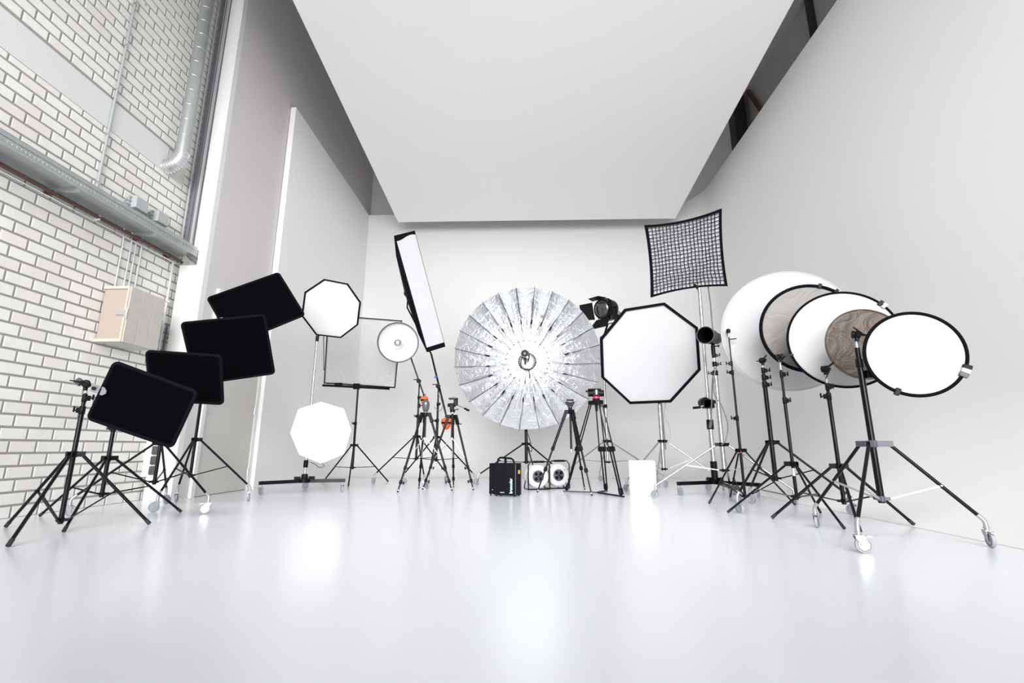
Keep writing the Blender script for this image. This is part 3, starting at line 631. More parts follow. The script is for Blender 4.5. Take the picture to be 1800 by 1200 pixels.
wirepath([at(770, 690, 8.7), at(778, 712, 8.68), at(772, 722, 8.68), at(763, 715, 8.7)], 0.006, 'cable', M['darkcable'], s2)
def sandbag(label, p, w_, h_):
    t = thing('orange_sandbag', label, 'sandbag', p, 'orange boom counterweights'); p = V(p)
    MB().lathe(p, -Z, [(-0.01, 0.012), (0, w_ * 0.72), (0.03, w_ * 0.98), (h_ * 0.35, w_), (h_ * 0.75, w_ * 0.75), (h_, w_ * 0.35)], 16).build('bag', M['orange'], t, smooth=60)
    MB().lathe(p - Z * h_ * 0.35, -Z, [(0, w_ * 1.02), (0.03, w_ * 1.0)], 16).build('strap', M['blackplastic'], t)
    MB().path([p + V((-0.03, 0, 0.0)), p + V((-0.02, 0, 0.05)), p + V((0.02, 0, 0.05)), p + V((0.03, 0, 0.0))], 0.006, 6).build('hook', M['black'], t)
    return t
sandbag('orange sandbag hung on the beauty dish boom, above the ball head', lo - Z * 0.0, 0.075, 0.15)
sandbag('orange sandbag hung on the strip softbox boom, beside the pan head tripod', lo2 + V((0, 0, -0.02)), 0.095, 0.20)
# beauty dish
t = thing('beauty_dish', 'round white beauty dish with grey rim in front of the framed sheet', 'beauty dish', dc)
nv = (EYE + V((0.6, 0, 1.0)) - dc).normalized()
MB().lathe(dc - nv * 0.16, nv, [(0.0, 0.09), (0.02, 0.16), (0.07, 0.28), (0.13, 0.345), (0.16, 0.36)], 48, caps=False).build('dish_interior', M['dishwhite'], t, smooth=60)
MB().lathe(dc - nv * 0.165, nv, [(-0.02, 0.09), (0.015, 0.17), (0.065, 0.29), (0.125, 0.355), (0.165, 0.372)], 48, caps=False).build('dish_shell', M['greymetal'], t, smooth=60)
u_, w_ = perp(nv); MB().path([dc + (u_ * math.cos(k * PI / 24) + w_ * math.sin(k * PI / 24)) * 0.366 for k in range(48)], 0.014, 8, closed=True).build('rim', M['greymetal'], t)
MB().lathe(dc - nv * 0.15, nv, [(0, 0.10), (0.02, 0.105), (0.025, 0.09)], 32).build('speed_ring', M['zinc'], t)
MB().lathe(dc - nv * 0.11, nv, [(0, 0.075), (0.02, 0.075), (0.035, 0.068), (0.05, 0.045), (0.056, 0.01)], 32).build('deflector', M['chrome'], t, smooth=60)
for k in range(3):
    a_ = k * 2 * PI / 3 + 0.6; d_ = u_ * math.cos(a_) + w_ * math.sin(a_); MB().tube(dc - nv * 0.10 + d_ * 0.05, dc - nv * 0.075 + d_ * 0.20, 0.003, n=6).build('deflector_strut', M['zinc'], t)
MB().lathe(dc - nv * 0.17, -nv, [(0, 0.08), (0.05, 0.085), (0.28, 0.075), (0.30, 0.05)], 24).build('flash_head', M['blackplastic'], t)
# strip softbox
a, b, n = frame(22, -16, 0); c = V((-1.985, 8.55, 3.50)); q = [on_plane(u, v, c, n) for u, v in ((693, 414), (729, 405), (783, 609), (751, 619))]
t = thing('strip_softbox', 'tall narrow strip softbox with white face and black sides, leaning', 'softbox', (q[2] + q[3]) / 2)
cc = sum(q, V((0, 0, 0))) / 4; tt, bb_, ss = 0.062, 0.04, 0.012
def bil(s_, t_): return q[0].lerp(q[1], s_).lerp(q[3].lerp(q[2], s_), t_)
rows = []
for i in range(25):
    t_ = tt * 0.6 + (1 - tt * 0.6 - bb_) * i / 24; r_ = []
    for j in range(9):
        s_ = 0.04 + 0.94 * j / 8; e = min(1, 6 * min(j / 8, 1 - j / 8)); r_.append(bil(s_, t_ + (0.012 * math.sin(5 * s_ + 1) if i == 0 else 0)) + n * (0.006 * math.sin(9 * s_ + 7 * t_) + 0.006) * e * math.exp(-2 * t_))
    rows.append(r_)
MB().grid(rows).build('diffuser', M['whitefab2'], t, smooth=60)
MB().prism([bil(0, 0), bil(1, 0), bil(1, tt * 0.75), bil(0, tt * 0.95)], -n * 0.05).build('end_band', M['blackcloth'], t, smooth=0); MB().prism([bil(0, 1 - bb_), bil(1, 1 - bb_), bil(1, 1), bil(0, 1)], -n * 0.05).build('end_band', M['blackcloth'], t, smooth=0)
b = MB(); b.prism([bil(0, 0), bil(0.04, 0), bil(0.04, 1), bil(0, 1)], -n * 0.05); b.prism([bil(0.975, 0), bil(1, 0), bil(1, 1), bil(0.975, 1)], -n * 0.05); b.build('side_band', M['blackcloth'], t, smooth=0)
bc = cc - n * 0.40 - X * 0.16; lx = (q[1] - q[0]).normalized(); lz = (q[0] - q[3]).normalized()
bk = [bc + lx * i * 0.09 + lz * j * 0.09 for i, j in ((-1, 1), (1, 1), (1, -1), (-1, -1))]; fr_ = [p - n * 0.05 for p in q]
mid = [f.lerp(k_, 0.35) - lx * 0.03 for f, k_ in zip(fr_, bk)]
b = MB(); b.add(fr_ + mid + bk, [(k * 4 + i, k * 4 + (i + 1) % 4, k * 4 + 4 + (i + 1) % 4, k * 4 + 4 + i) for k in range(2) for i in range(4)] + [(8, 9, 10, 11)]); b.build('shell', M['blackcloth'], t, smooth=0)
MB().lathe(bc, -n, [(0, 0.10), (0.04, 0.10), (0.05, 0.08), (0.34, 0.075), (0.36, 0.05)], 24).build('flash_head', M['blackplastic'], t)
MB().path([bc - n * 0.2, bc - n * 0.25 - Z * 0.3, up2], 0.016, 10).build('mount_arm', M['black'], t)

# ------------------------------------------------------------------ camera tripods
def tripod(label, base, apex, feet, lift, group, knobs=True, column_low=None, r=(0.017, 0.014, 0.011), cuts=(0.55, 0.86), m='black', struts=True, lower_m='black'):
    bx, by = base; t = thing('camera_tripod', label, 'tripod', (bx, by, 0), group); A = V((bx, by, apex))
    b = MB(); b.lathe((bx, by, apex - 0.03), Z, [(0, 0.03), (0.01, 0.045), (0.05, 0.045), (0.06, 0.03)], 20)
    for f in feet:
        d = V((f[0] - bx, f[1] - by, 0)).normalized(); s = V((-d.y, d.x, 0)); b.box(A + d * 0.06, (0.06, 0.05, 0.06), (d, s, Z), bev=0.008)
    b.build('spider', M['blackplastic'], t)
    for f in feet:
        d = V((f[0] - bx, f[1] - by, 0)).normalized(); s = V((-d.y, d.x, 0)); p0 = A + d * 0.07 - Z * 0.01; p1 = V((f[0], f[1], 0.012)); u = (p1 - p0).normalized()
        nrm = s.cross(u)
        c1, c2 = p0.lerp(p1, cuts[0]), p0.lerp(p1, cuts[1])
        b = MB(); b.tube(p0 + u * 0.11, c1, r[0], n=14); b.tube(c1, c2, r[1], n=14); b.tube(c2, p1 - u * 0.02, r[2], n=12); lg = b.build('leg', M[m], t)
        MB().box(p0 + u * 0.06, (0.13, 0.05, 0.05), (u, s, nrm), bev=0.008).build('leg_top', M['blackplastic'], lg)
        for cpt in (c1, c2):
            k = MB(); k.lathe(cpt - u * 0.03, u, [(0, r[0]), (0.005, r[0] + 0.006), (0.055, r[0] + 0.006), (0.06, r[0])], 14)
            if knobs: k.tube(cpt, cpt + nrm * 0.04, 0.006, n=6); k.box(cpt + nrm * 0.05, (0.045, 0.014, 0.02), (u, s, nrm), bev=0.004)
            k.build('leg_lock', M['blackplastic'], lg)
        MB().tube(p1 - u * 0.035, p1 - u * 0.015, r[2] + 0.003, n=12).build('foot_ring', M['castwhite'], lg)
        MB().lathe(p1 - u * 0.02, u, [(0, 0.008), (0.003, 0.014), (0.016, 0.015), (0.026, 0.008)], 12).build('rubber_foot', M['rubber'], lg)
        if struts and column_low is not None:
            MB().tube(V((bx, by, column_low + 0.02)), p0.lerp(p1, 0.6), 0.005, n=8).build('spreader_strut', M['alu'], t)
    if column_low is not None:
        MB().tube((bx, by, column_low), (bx, by, apex + lift), 0.0165, n=16).build('centre_column', M[m], t)
        MB().tube((bx, by, column_low - 0.02), (bx, by, column_low + 0.012), 0.022, n=16).build('column_end', M['alu'], t)
    return t
GT = 'camera tripods on the studio floor'
t3 = tripod('black tripod with a grey oval ball head, under the orange sandbag', (-1.6, 7.64), 1.17, [(-1.91, 7.35), (-1.75, 8.06), (-1.15, 7.65)], 0.05, GT, column_low=0.80, cuts=(0.70, 0.88))
p = V((-1.6, 7.64, 1.31)); MB().lathe(p - Z * 0.10, Z, [(0, 0.03), (0.02, 0.042), (0.06, 0.054), (0.11, 0.06), (0.16, 0.052), (0.19, 0.03), (0.195, 0.01)], 24).build('ball_head', M['greymetal'], t3, smooth=60)
MB().lathe(p - Z * 0.13, Z, [(0, 0.022), (0.03, 0.03)], 16).build('head_base', M['alu'], t3)
k = MB(); k.tube(p + V((-0.05, -0.01, 0)), p + V((-0.09, -0.01, 0)), 0.008, n=8); k.box(p + V((-0.095, -0.01, 0.0)), (0.018, 0.02, 0.07), bev=0.004); k.build('lock_knob', M['blackplastic'], t3)
MB().tube(p + V((0.01, -0.055, 0.03)), p + V((0.01, -0.066, 0.03)), 0.014, n=12).build('badge', M['castwhite'], t3)
t4 = tripod('black tripod with a three-way pan head and long handle', (-1.21, 7.90), 1.15, [(-1.64, 7.84), (-1.22, 8.30), (-0.83, 7.76)], 0.05, GT, column_low=0.80, cuts=(0.70, 0.88))
p = V((-1.21, 7.90, 1.22)); b = MB(); b.lathe(p, Z, [(0, 0.035), (0.015, 0.045), (0.05, 0.04)], 18); b.box(p + V((-0.01, 0, 0.09)), (0.07, 0.07, 0.09), bev=0.01); b.box(p + V((0.05, 0, 0.16)), (0.07, 0.05, 0.10), bev=0.01); b.tube(p + V((-0.08, 0, 0.12)), p + V((0.05, 0, 0.12)), 0.03, n=14); b.build('pan_head', M['blackplastic'], t4)
MB().box(p + V((0.01, 0, 0.225)), (0.15, 0.08, 0.025), bev=0.006).build('camera_plate', M['blackplastic'], t4); MB().box(p + V((0.03, -0.045, 0.235)), (0.05, 0.012, 0.02)).build('plate_lever', M['greenplate'], t4)
k = MB(); q0 = p + V((0.06, 0, 0.13)); q1 = p + V((0.27, -0.04, 0.03)); k.tube(q0, q1, 0.006, n=8); h = k.build('pan_bar', M['greymetal'], t4); k = MB(); d = (q1 - q0).normalized(); k.tube(q1 - d * 0.08, q1 + d * 0.01, 0.015, 0.019, n=12); k.build('grip', M['blackplastic'], h)
k = MB(); k.tube(p + V((0.03, -0.01, 0.04)), p + V((0.10, -0.02, 0.05)), 0.012, n=10); k.build('lock_knob', M['greymetal'], t4)
MB().tube(p - Z * 0.012, p + Z * 0.002, 0.034, n=18).build('head_ring', M['alu'], t4)
MB().tube((-1.13, 7.88, 1.03), (-1.05, 7.86, 1.03), 0.008, n=8).build('column_lock', M['blackplastic'], t4)
t1 = tripod('slim black tripod with a small levelling head beside the silver umbrella', (0.68, 7.42), 1.19, [(0.16, 7.41), (0.92, 7.92), (0.90, 6.92)], 0.02, GT, column_low=0.62, knobs=False, cuts=(0.46, 0.72), r=(0.021, 0.014, 0.011), struts=False)
p = V((0.68, 7.42, 1.21)); b = MB(); b.lathe(p, Z, [(0, 0.03), (0.05, 0.03), (0.07, 0.02)], 16); b.box(p + Z * 0.16, (0.11, 0.07, 0.02), bev=0.005); b.build('levelling_head', M['blackplastic'], t1)
b = MB(); b.prism([p + V((-0.075, -0.03, 0.13)), p + V((-0.035, -0.03, 0.055)), p + V((0.035, -0.03, 0.055)), p + V((0.075, -0.03, 0.13)), p + V((0.04, -0.03, 0.14)), p + V((0.02, -0.03, 0.125)), p + V((-0.02, -0.03, 0.125)), p + V((-0.04, -0.03, 0.14))], (0, 0.06, 0)); b.build('cradle', M['blackplastic'], t1, smooth=0)
MB().lathe(p + Z * 0.045, Z, [(0, 0.02), (0.008, 0.032), (0.03, 0.026)], 16).build('silver_collar', M['alu'], t1)
# video tripod with twin tube legs
B2 = (1.05, 7.2); t2 = thing('video_tripod', 'tall black video tripod with twin-tube legs and a red ringed fluid head', 'tripod', (B2[0], B2[1], 0), GT)
ft2 = [(0.60, 7.50), (1.21, 7.63), (1.28, 6.77)]; A = V((B2[0], B2[1], 1.33))
b = MB(); b.lathe(A - Z * 0.05, Z, [(0, 0.04), (0.015, 0.07), (0.05, 0.075), (0.07, 0.06)], 24)
for f in ft2: d = V((f[0] - B2[0], f[1] - B2[1], 0)).normalized(); b.box(A + d * 0.085 - Z * 0.02, (0.06, 0.10, 0.06), (d, V((-d.y, d.x, 0)), Z), bev=0.008)
b.build('bowl', M['blackplastic'], t2)
for f in ft2:
    d = V((f[0] - B2[0], f[1] - B2[1], 0)).normalized(); s = V((-d.y, d.x, 0)); p0 = A + d * 0.10 - Z * 0.04; p1 = V((f[0], f[1], 0.03)); u = (p1 - p0).normalized(); m_ = p0.lerp(p1, 0.52); b = MB()
    for k in (-1, 1): b.tube(p0 + s * 0.03 * k, m_ + s * 0.042 * k, 0.0095, n=10); b.tube(m_ + s * 0.024 * k, p1 - u * 0.05 + s * 0.018 * k, 0.0115, n=10)
    lg = b.build('leg', M['black'], t2)
    MB().box(m_, (0.07, 0.12, 0.05), (u, s, s.cross(u)), bev=0.008).build('leg_lock', M['blackplastic'], lg)
    k = MB(); k.box(p1 - u * 0.05, (0.09, 0.06, 0.04), (u, s, s.cross(u)), bev=0.008); k.tube(p1 - u * 0.02, p1 + u * 0.0, 0.018, n=10); k.build('leg_foot', M['blackplastic'], lg)
    c0 = V((1.03, 7.28, 0.02)); q = V((f[0], f[1], 0.016)); dd = (q - c0).normalized(); L = (q - c0).length + 0.05
    MB().box(c0 + dd * L / 2, (L, 0.028, 0.02), (dd, V((-dd.y, dd.x, 0)), Z), bev=0.004).build('floor_spreader', M['blackplastic' if f is not ft2[0] else 'greymetal'], t2)
p = V((B2[0], B2[1], 1.35)); MB().lathe(p - Z * 0.01, Z, [(0, 0.06), (0.02, 0.056), (0.03, 0.052)], 24).build('head_base', M['blackplastic'], t2)
MB().lathe(p + Z * 0.02, Z, [(0, 0.055), (0.03, 0.055)], 24).build('red_ring', M['red'], t2)
b = MB(); b.box(p + Z * 0.10, (0.13, 0.09, 0.10), bev=0.02); b.tube(p + V((-0.115, 0, 0.10)), p + V((0.115, 0, 0.10)), 0.05, n=20); b.box(p + V((-0.02, 0, 0.158)), (0.19, 0.09, 0.02), bev=0.005); b.box(p + V((-0.125, 0, 0.13)), (0.05, 0.04, 0.03), bev=0.005); b.build('fluid_head', M['blackplastic'], t2)
MB().box(p + V((0.0, -0.055, 0.11)), (0.03, 0.02, 0.07), bev=0.006).build('head_badge', M['alu'], t2)
MB().tube((B2[0], B2[1], 1.18), (B2[0], B2[1], 1.29), 0.018, 0.024, n=12).build('bowl_handle', M['blackplastic'], t2)

# ------------------------------------------------------------------ silver umbrella
UB = (0.0, 9.25)
uf = tri(UB, 0.95, -40)
su = stand('light_stand', 'heavy black wheeled stand behind the power case, carrying the silver umbrella', UB, 2.32, 0.724, 0.39, uf, wheels=True, sections=(1.2, 1.8), rb=0.03, leg_r=0.014, tip_len=0)
uc = V((0.031, 8.70, 2.312)); ua, ub, un = frame(0, 3, 0); UR = 1.355; UD = 0.48
t = thing('silver_umbrella', 'giant parabolic silver umbrella with twenty four ribs', 'umbrella', uc)
def up(r, ang, extra=0.0):
    return uc + (ua * math.cos(ang) + ub * math.sin(ang)) * r - un * (UD * (1 - (r / UR) ** 2) - extra)
NS = 24
for k in range(NS):
    a0, a1 = (k + 0.5) * 2 * PI / NS + 0.02, (k + 1.5) * 2 * PI / NS + 0.02; rows = []
    for i in range(25):
        q_ = i / 24; r = 0.16 + (UR - 0.16) * q_; p0, p1 = up(r, a0), up(r, a1); r_ = []
        for j in range(15):
            s_ = j / 14; p = p0.lerp(p1, s_); sag = 4 * s_ * (1 - s_); ctr_ = uc - un * (UD * (1 - (r / UR) ** 2))
            # cloth strained between the ribs, with gathers running out from the rib joints
            wr = noise.noise(V((s_ * 11 + k * 7.3, q_ * 5 + s_ * 4, 1.7))) * 0.040 * (q_ ** 0.5) * math.exp(-((q_ - 0.45) / 0.38) ** 2) * (1 - 0.5 * sag)
            p = p + un * (0.022 * sag * (r / UR) + wr)
            r_.append(p)
        rows.append(r_)
    o = MB().grid(rows).build('canopy_panel', M['foil'], t, smooth=60); solid(o, 0.003, False)
    b = MB(); b.path([up(UR * s_, a0, 0.010) for s_ in (0.56, 0.7, 0.85, 1.0, 1.012)], 0.0032, 6); rb_ = b.build('rib', M['black'], t)
    MB().path([up(0.10, a0, 0.05), up(UR * 0.3, a0, 0.035), up(UR * 0.56, a0, 0.012)], 0.0025, 6).build('rib_rod', M['zinc'], rb_)
    MB().tube(up(UR * 0.535, a0, 0.014), up(UR * 0.595, a0, 0.012), 0.010, n=8).build('rib_joint', M['blackplastic'], rb_)
    MB().tube(up(UR * 0.295, a0, 0.036), up(UR * 0.315, a0, 0.036), 0.008, n=6).build('rod_bead', M['blackplastic'], rb_)
hc = uc - un * UD
MB().lathe(hc - un * 0.03, un, [(0, 0.12), (0.02, 0.17), (0.05, 0.165), (0.06, 0.15), (0.075, 0.10), (0.085, 0.03)], 36).build('hub_plate', M['alu'], t, smooth=50)
MB().path([hc + un * 0.035 + (ua * math.cos(k * PI / 18) + ub * math.sin(k * PI / 18)) * 0.168 for k in range(36)], 0.009, 6, closed=True).build('hub_ring', M['black'], t)
MB().lathe(hc + un * 0.05, un, [(0, 0.045), (0.03, 0.042), (0.31, 0.022), (0.33, 0.02)], 20).build('focus_rod', M['chrome'], t)
fh = at(922.5, 622, 8.86)
fo = thing('flash_lamp', 'small black flash head at the centre of the silver umbrella', 'flash head', fh)
MB().lathe(fh + Y * 0.0, V((0.05, -1, 0.0)), [(-0.16, 0.05), (-0.14, 0.07), (0.0, 0.075), (0.03, 0.082), (0.05, 0.082), (0.055, 0.07)], 28).build('body', M['blackplastic'], fo)
MB().path([fh + V((0, -0.055, 0)) + (X * math.cos(k * PI / 16) + Z * math.sin(k * PI / 16)) * 0.07 for k in range(32)], 0.005, 6, closed=True).build('front_ring', M['zinc'], fo)
MB().lathe(fh + V((0, -0.05, 0)), V((0, -1, 0)), [(0, 0.03), (0.012, 0.025)], 16).build('modelling_lamp', M['greymetal'], fo)
MB().box(fh + V((0.005, 0.02, -0.12)), (0.04, 0.05, 0.16), bev=0.006).build('mount', M['blackplastic'], fo)
MB().box(fh + V((0.075, 0.05, -0.05)), (0.03, 0.04, 0.14), bev=0.008).build('handle', M['blackplastic'], fo)
wirepath([fh + V((-0.05, -0.02, -0.06)), fh + V((-0.07, -0.02, -0.15)), fh + V((-0.07, 0.0, -0.27)), hc + V((0.02, -0.08, -0.17)), hc + V((0.05, -0.1, -0.34))], 0.008, 'cable', M['blackplastic'], fo)
wirepath([at(928, 762, 9.2), at(932, 775, 9.18), at(935, 790, 9.16), at(932, 793, 9.15), at(929, 785, 9.16)], 0.007, 'hanging_cable', M['blackplastic'], su)
MB().tube((0.0, 9.25, 2.28), hc - un * 0.02, 0.028, n=14).build('tilt_mount', M['blackplastic'], su)

# ------------------------------------------------------------------ power case
ang = math.radians(-20); cx, cs = V((math.cos(ang), math.sin(ang), 0)), V((-math.sin(ang), math.cos(ang), 0)); cr = V((-0.142, 6.76, 0))
t = thing('power_case', 'black upright power pack case with pale lettering and a carrying handle', 'case', cr - cx * 0.15 + cs * 0.11)
W_, D_, H_ = 0.33, 0.215, 0.425
MB().box(cr - cx * W_ / 2 + cs * D_ / 2 + Z * (0.018 + H_ / 2), (W_, D_, H_), (cx, cs, Z), bev=0.008).build('body', M['case'], t)
MB().box(cr - cx * (W_ + 0.045) + cs * (D_ / 2 + 0.03) + Z * (0.024 + (H_ - 0.01) / 2), (0.11, D_ - 0.06, H_ - 0.01), (cx, cs, Z), bev=0.008).build('side_module', M['case'], t)
for i, j in ((0.03, 0.03), (W_ - 0.03, 0.03), (0.03, D_ - 0.03), (W_ - 0.03, D_ - 0.03)):
    q = cr - cx * i + cs * j; MB().tube(q, q + Z * 0.022, 0.012, n=10).build('foot', M['rubber'], t)
q = cr - cx * (W_ + 0.08) + cs * 0.08; MB().tube(q, q + Z * 0.028, 0.012, n=10).build('foot', M['rubber'], t)
for i in (0.006, W_ * 0.5): MB().box(cr - cx * i - cs * 0.001 + Z * (0.018 + H_ / 2), (0.010, 0.006, H_ - 0.02), (cx, cs, Z)).build('trim_ridge', M['greymetal' if i < 0.1 else 'case'], t, smooth=0)
MB().box(cr + cx * 0.001 + cs * (D_ - 0.035) + Z * (0.018 + H_ / 2), (0.006, 0.008, H_ - 0.02), (cx, cs, Z)).build('trim_ridge', M['greymetal'], t, smooth=0)
hz = 0.018 + H_; hcx = cr - cx * 0.20 + cs * D_ / 2
MB().path([hcx - cx * 0.125 + Z * (hz - 0.005), hcx - cx * 0.11 + Z * (hz + 0.055), hcx - cx * 0.08 + Z * (hz + 0.075), hcx + cx * 0.08 + Z * (hz + 0.065), hcx + cx * 0.115 + Z * (hz + 0.045), hcx + cx * 0.135 + Z * (hz - 0.005)], 0.013, 10).build('handle', M['case'], t)
MB().box(hcx + Z * (hz + 0.035), (0.03, 0.03, 0.075), (cx, cs, Z), bev=0.004).build('handle_bridge', M['case'], t)
for s_ in (-1, 1): MB().box(hcx + cx * 0.068 * s_ + cs * 0.012 + Z * (hz + 0.052), (0.085, 0.008, 0.016), (cx, cs, Z), bev=0.003).build('handle_inlay', M['cyanhandle'], t)
MB().box(cr + cx * 0.002 + cs * 0.115 + Z * 0.325, (0.004, 0.065, 0.05), (cx, cs, Z), bev=0.0015).build('sticker', M['yellow'], t, label='square yellow sticker')
MB().box(cr - cx * 0.36 + cs * 0.028 + Z * 0.085, (0.012, 0.006, 0.012), (cx, cs, Z)).build('rivet', M['zinc'], t)
def lettering(name, txt, size, org, ux, uy, m, parent, bold=0.0, sx=1.0):
    cu = bpy.data.curves.new(name, 'FONT'); cu.body = txt; cu.size = size; cu.extrude = 0.0008; cu.offset = bold; cu.align_x = 'LEFT'; cu.align_y = 'BOTTOM_BASELINE'
    tmp = bpy.data.objects.new(name, cu); C.objects.link(tmp); bpy.context.view_layer.update()
    me = bpy.data.meshes.new_from_object(tmp); bpy.data.objects.remove(tmp); n_ = ux.cross(uy)
    off = V((0, 0, 0)); q_ = parent
    while q_ is not None: off += q_.location; q_ = q_.parent
    for v in me.vertices: v.co = org + ux * v.co.x * sx + uy * v.co.y + n_ * v.co.z - off
    me.materials.clear(); me.materials.append(m); o = bpy.data.objects.new(name, me); C.objects.link(o); o.parent = parent; return o
lettering('lettering', 'broncolor', 0.062, cr - cx * 0.055 - cs * 0.0012 + Z * 0.045, Z, -cx, M['print'], t, 0.0012, 0.78)
lettering('small_lettering', 'mobil A2L', 0.016, cr - cx * 0.235 - cs * 0.0012 + Z * 0.05, cx, Z, M['print'], t, 0.0003)

# ------------------------------------------------------------------ cable reels
def reel(label, c, az, R):
    c = V(c); az = math.radians(az); ax = V((math.sin(az), -math.cos(az), 0)); sd = V((math.cos(az), math.sin(az), 0)); t = thing('cable_reel', label, 'cable reel', (c.x, c.y, 0), 'white cable reels on the floor')
    MB().lathe(c + ax * 0.075, ax, [(-0.012, R), (0, R), (0.008, R - 0.008), (0.012, R - 0.02), (0.010, R * 0.55)], 40).build('front_disc', M['reelwhite'], t)
    MB().lathe(c - ax * 0.085, ax, [(0, R), (0.012, R)], 40).build('rear_disc', M['reelwhite'], t)
    MB().lathe(c - ax * 0.07, ax, [(0, R * 0.82), (0.13, R * 0.82)], 32).build('cable_winding', M['darkcable'], t)
    MB().lathe(c + ax * 0.083, ax, [(0, R * 0.53), (0.008, R * 0.53), (0.010, R * 0.50)], 32).build('socket_plate', M['socketgrey'], t)
    for i, j in ((-1, -1), (1, -1), (-1, 1), (1, 1)):
        q_ = c + ax * 0.0935 + sd * i * R * 0.21 + Z * j * R * 0.21; MB().lathe(q_, ax, [(0, R * 0.16), (0.006, R * 0.16), (0.007, R * 0.13)], 16).build('socket', M['blackplastic'], t)
    q_ = c + ax * 0.09 + sd * R * 0.55 + Z * R * 0.5; MB().tube(q_, q_ + ax * 0.03, 0.014, n=10).build('crank_knob', M['zinc'], t)
    w2 = R * 0.98; zt = c.z + R + 0.05
    for k in (-1, 1):
        e = ax * 0.12 * k; P_ = [(-w2, 0.012), (-w2, zt - 0.05), (-w2 + 0.04, zt), (w2 - 0.04, zt), (w2, zt - 0.05), (w2, 0.012)] if k == 1 else [(-w2, 0.012), (-w2 * 0.8, c.z), (w2 * 0.8, c.z), (w2, 0.012)]
        MB().path([V((c.x, c.y, 0)) + e + sd * i + Z * j for i, j in P_], 0.010, 8).build('tube_frame', M['black'], t)
    for k in (-1, 1): MB().path([V((c.x, c.y, 0.012)) + ax * 0.13 + sd * w2 * k, V((c.x, c.y, 0.012)) - ax * 0.13 + sd * w2 * k], 0.010, 8).build('foot_bar', M['black'], t)
    MB().path([V((c.x, c.y, 0.012)) + ax * 0.12 - sd * w2, V((c.x, c.y, 0.012)) + ax * 0.12 + sd * w2], 0.010, 8).build('foot_bar', M['black'], t)
    MB().tube(V((c.x, c.y, zt)) + ax * 0.12 - sd * 0.09, V((c.x, c.y, zt)) + ax * 0.12 + sd * 0.09, 0.017, n=12).build('handle_grip', M['blackplastic'], t)
    MB().tube(c - ax * 0.12, c + ax * 0.12, 0.012, n=8).build('axle', M['black'], t)
    return t
reel('white cable reel with dark sockets next to the black power case', (0.165, 8.02, 0.205), 16, 0.178)
reel('white cable reel with dark sockets, partly behind the first reel', (0.50, 8.22, 0.215), 20, 0.178)

# ------------------------------------------------------------------ white boxes
ang = math.radians(-12); bx_, by_ = V((math.cos(ang), math.sin(ang), 0)), V((-math.sin(ang), math.cos(ang), 0)); c0 = V((1.775, 6.88, 0)) - bx_ * 0.175 + by_ * 0.14
t = thing('white_foam_box', 'plain white foam block box between the video tripod and chrome stands', 'box', c0)
MB().box(c0 + Z * 0.235, (0.345, 0.26, 0.466), (bx_, by_, Z), bev=0.004).build('box_body', M['foam'], t)
MB().box(c0 + bx_ * 0.179 + Z * 0.235, (0.012, 0.27, 0.468), (bx_, by_, Z), bev=0.002).build('side_board', M['foamside'], t)
MB().box(c0 + Z * 0.472 , (0.35, 0.265, 0.012), (bx_, by_, Z), bev=0.002).build('lid', M['foam'], t)

# ------------------------------------------------------------------ fresnel lamp
W3 = (1.48, 9.0)
s3 = stand('light_stand', 'chrome wheeled stand behind the video tripod, carrying the spotlight with barn doors', W3, 2.70, 0.77, 0.40, [(0.54, 8.50), (2.33, 8.40), (1.50, 10.05)], mt='chrome', wheels=True, sections=(1.42, 1.95), rb=0.028, leg_r=0.013, tip_len=0.05, brace_t=0.55)
fc = at(1067, 543, 8.95); fa = V((-0.70, -0.66, -0.20)).normalized(); fs = V((-fa.y, fa.x, 0)).normalized() * -1; fs = fa.cross(Z).normalized(); fu = fs.cross(fa).normalized()
t = thing('fresnel_spotlight', 'black spotlight with open barn doors above the big octagonal softbox', 'spotlight', fc)
MB().lathe(fc - fa * 0.20, fa, [(0, 0.08), (0.02, 0.14), (0.07, 0.175), (0.20, 0.185), (0.32, 0.185), (0.34, 0.195), (0.36, 0.195)], 32).build('housing', M['blackplastic'], t)
MB().box(fc - fa * 0.05 - fu * 0.17, (0.28, 0.26, 0.10), (fa, fs, fu), bev=0.02).build('lower_housing', M['blackplastic'], t)
MB().box(fc + fu * 0.185, (0.16, 0.10, 0.04), (fa, fs, fu), bev=0.01).build('vent_hood', M['blackplastic'], t)
ff = fc + fa * 0.165; MB().lathe(ff, fa, [(0, 0.155), (0.015, 0.145), (0.03, 0.10), (0.036, 0.02)], 32).build('lens', M['lens'], t, smooth=60)
for dv, sv, op, w0, w1, L in ((fs, fu, 30, 0.17, 0.15, 0.27), (-fu, fs, 40, 0.16, 0.22, 0.27), (fu, fs, 12, 0.17, 0.12, 0.20), (-fs, fu, 85, 0.15, 0.13, 0.08)):
    o_ = math.radians(op); h0 = ff + fa * 0.02 + dv * 0.185; out = fa * math.cos(o_) + dv * math.sin(o_); nn = dv * math.cos(o_) - fa * math.sin(o_)
    MB().prism([h0 - sv * w0, h0 + sv * w0, h0 + out * L + sv * w1, h0 + out * L - sv * w1], nn * 0.004).build('barn_door', M['blackplastic'], t, smooth=0)
k = MB(); k.path([fc + fs * 0.21, fc + fs * 0.21 - Z * 0.16, fc + fs * 0.15 - Z * 0.30, fc - fs * 0.15 - Z * 0.30, fc - fs * 0.21 - Z * 0.16, fc - fs * 0.21], 0.010, 8); k.tube(fc - fs * 0.23, fc + fs * 0.23, 0.012, n=8); k.build('yoke', M['black'], t)
k = MB(); k.tube(fc - Z * 0.30, V((W3[0], W3[1], 2.66)), 0.02, n=10); k.box(V((W3[0], W3[1], 2.66)), (0.09, 0.07, 0.16), bev=0.01); k.build('mount_clamp', M['blackplastic'], t)
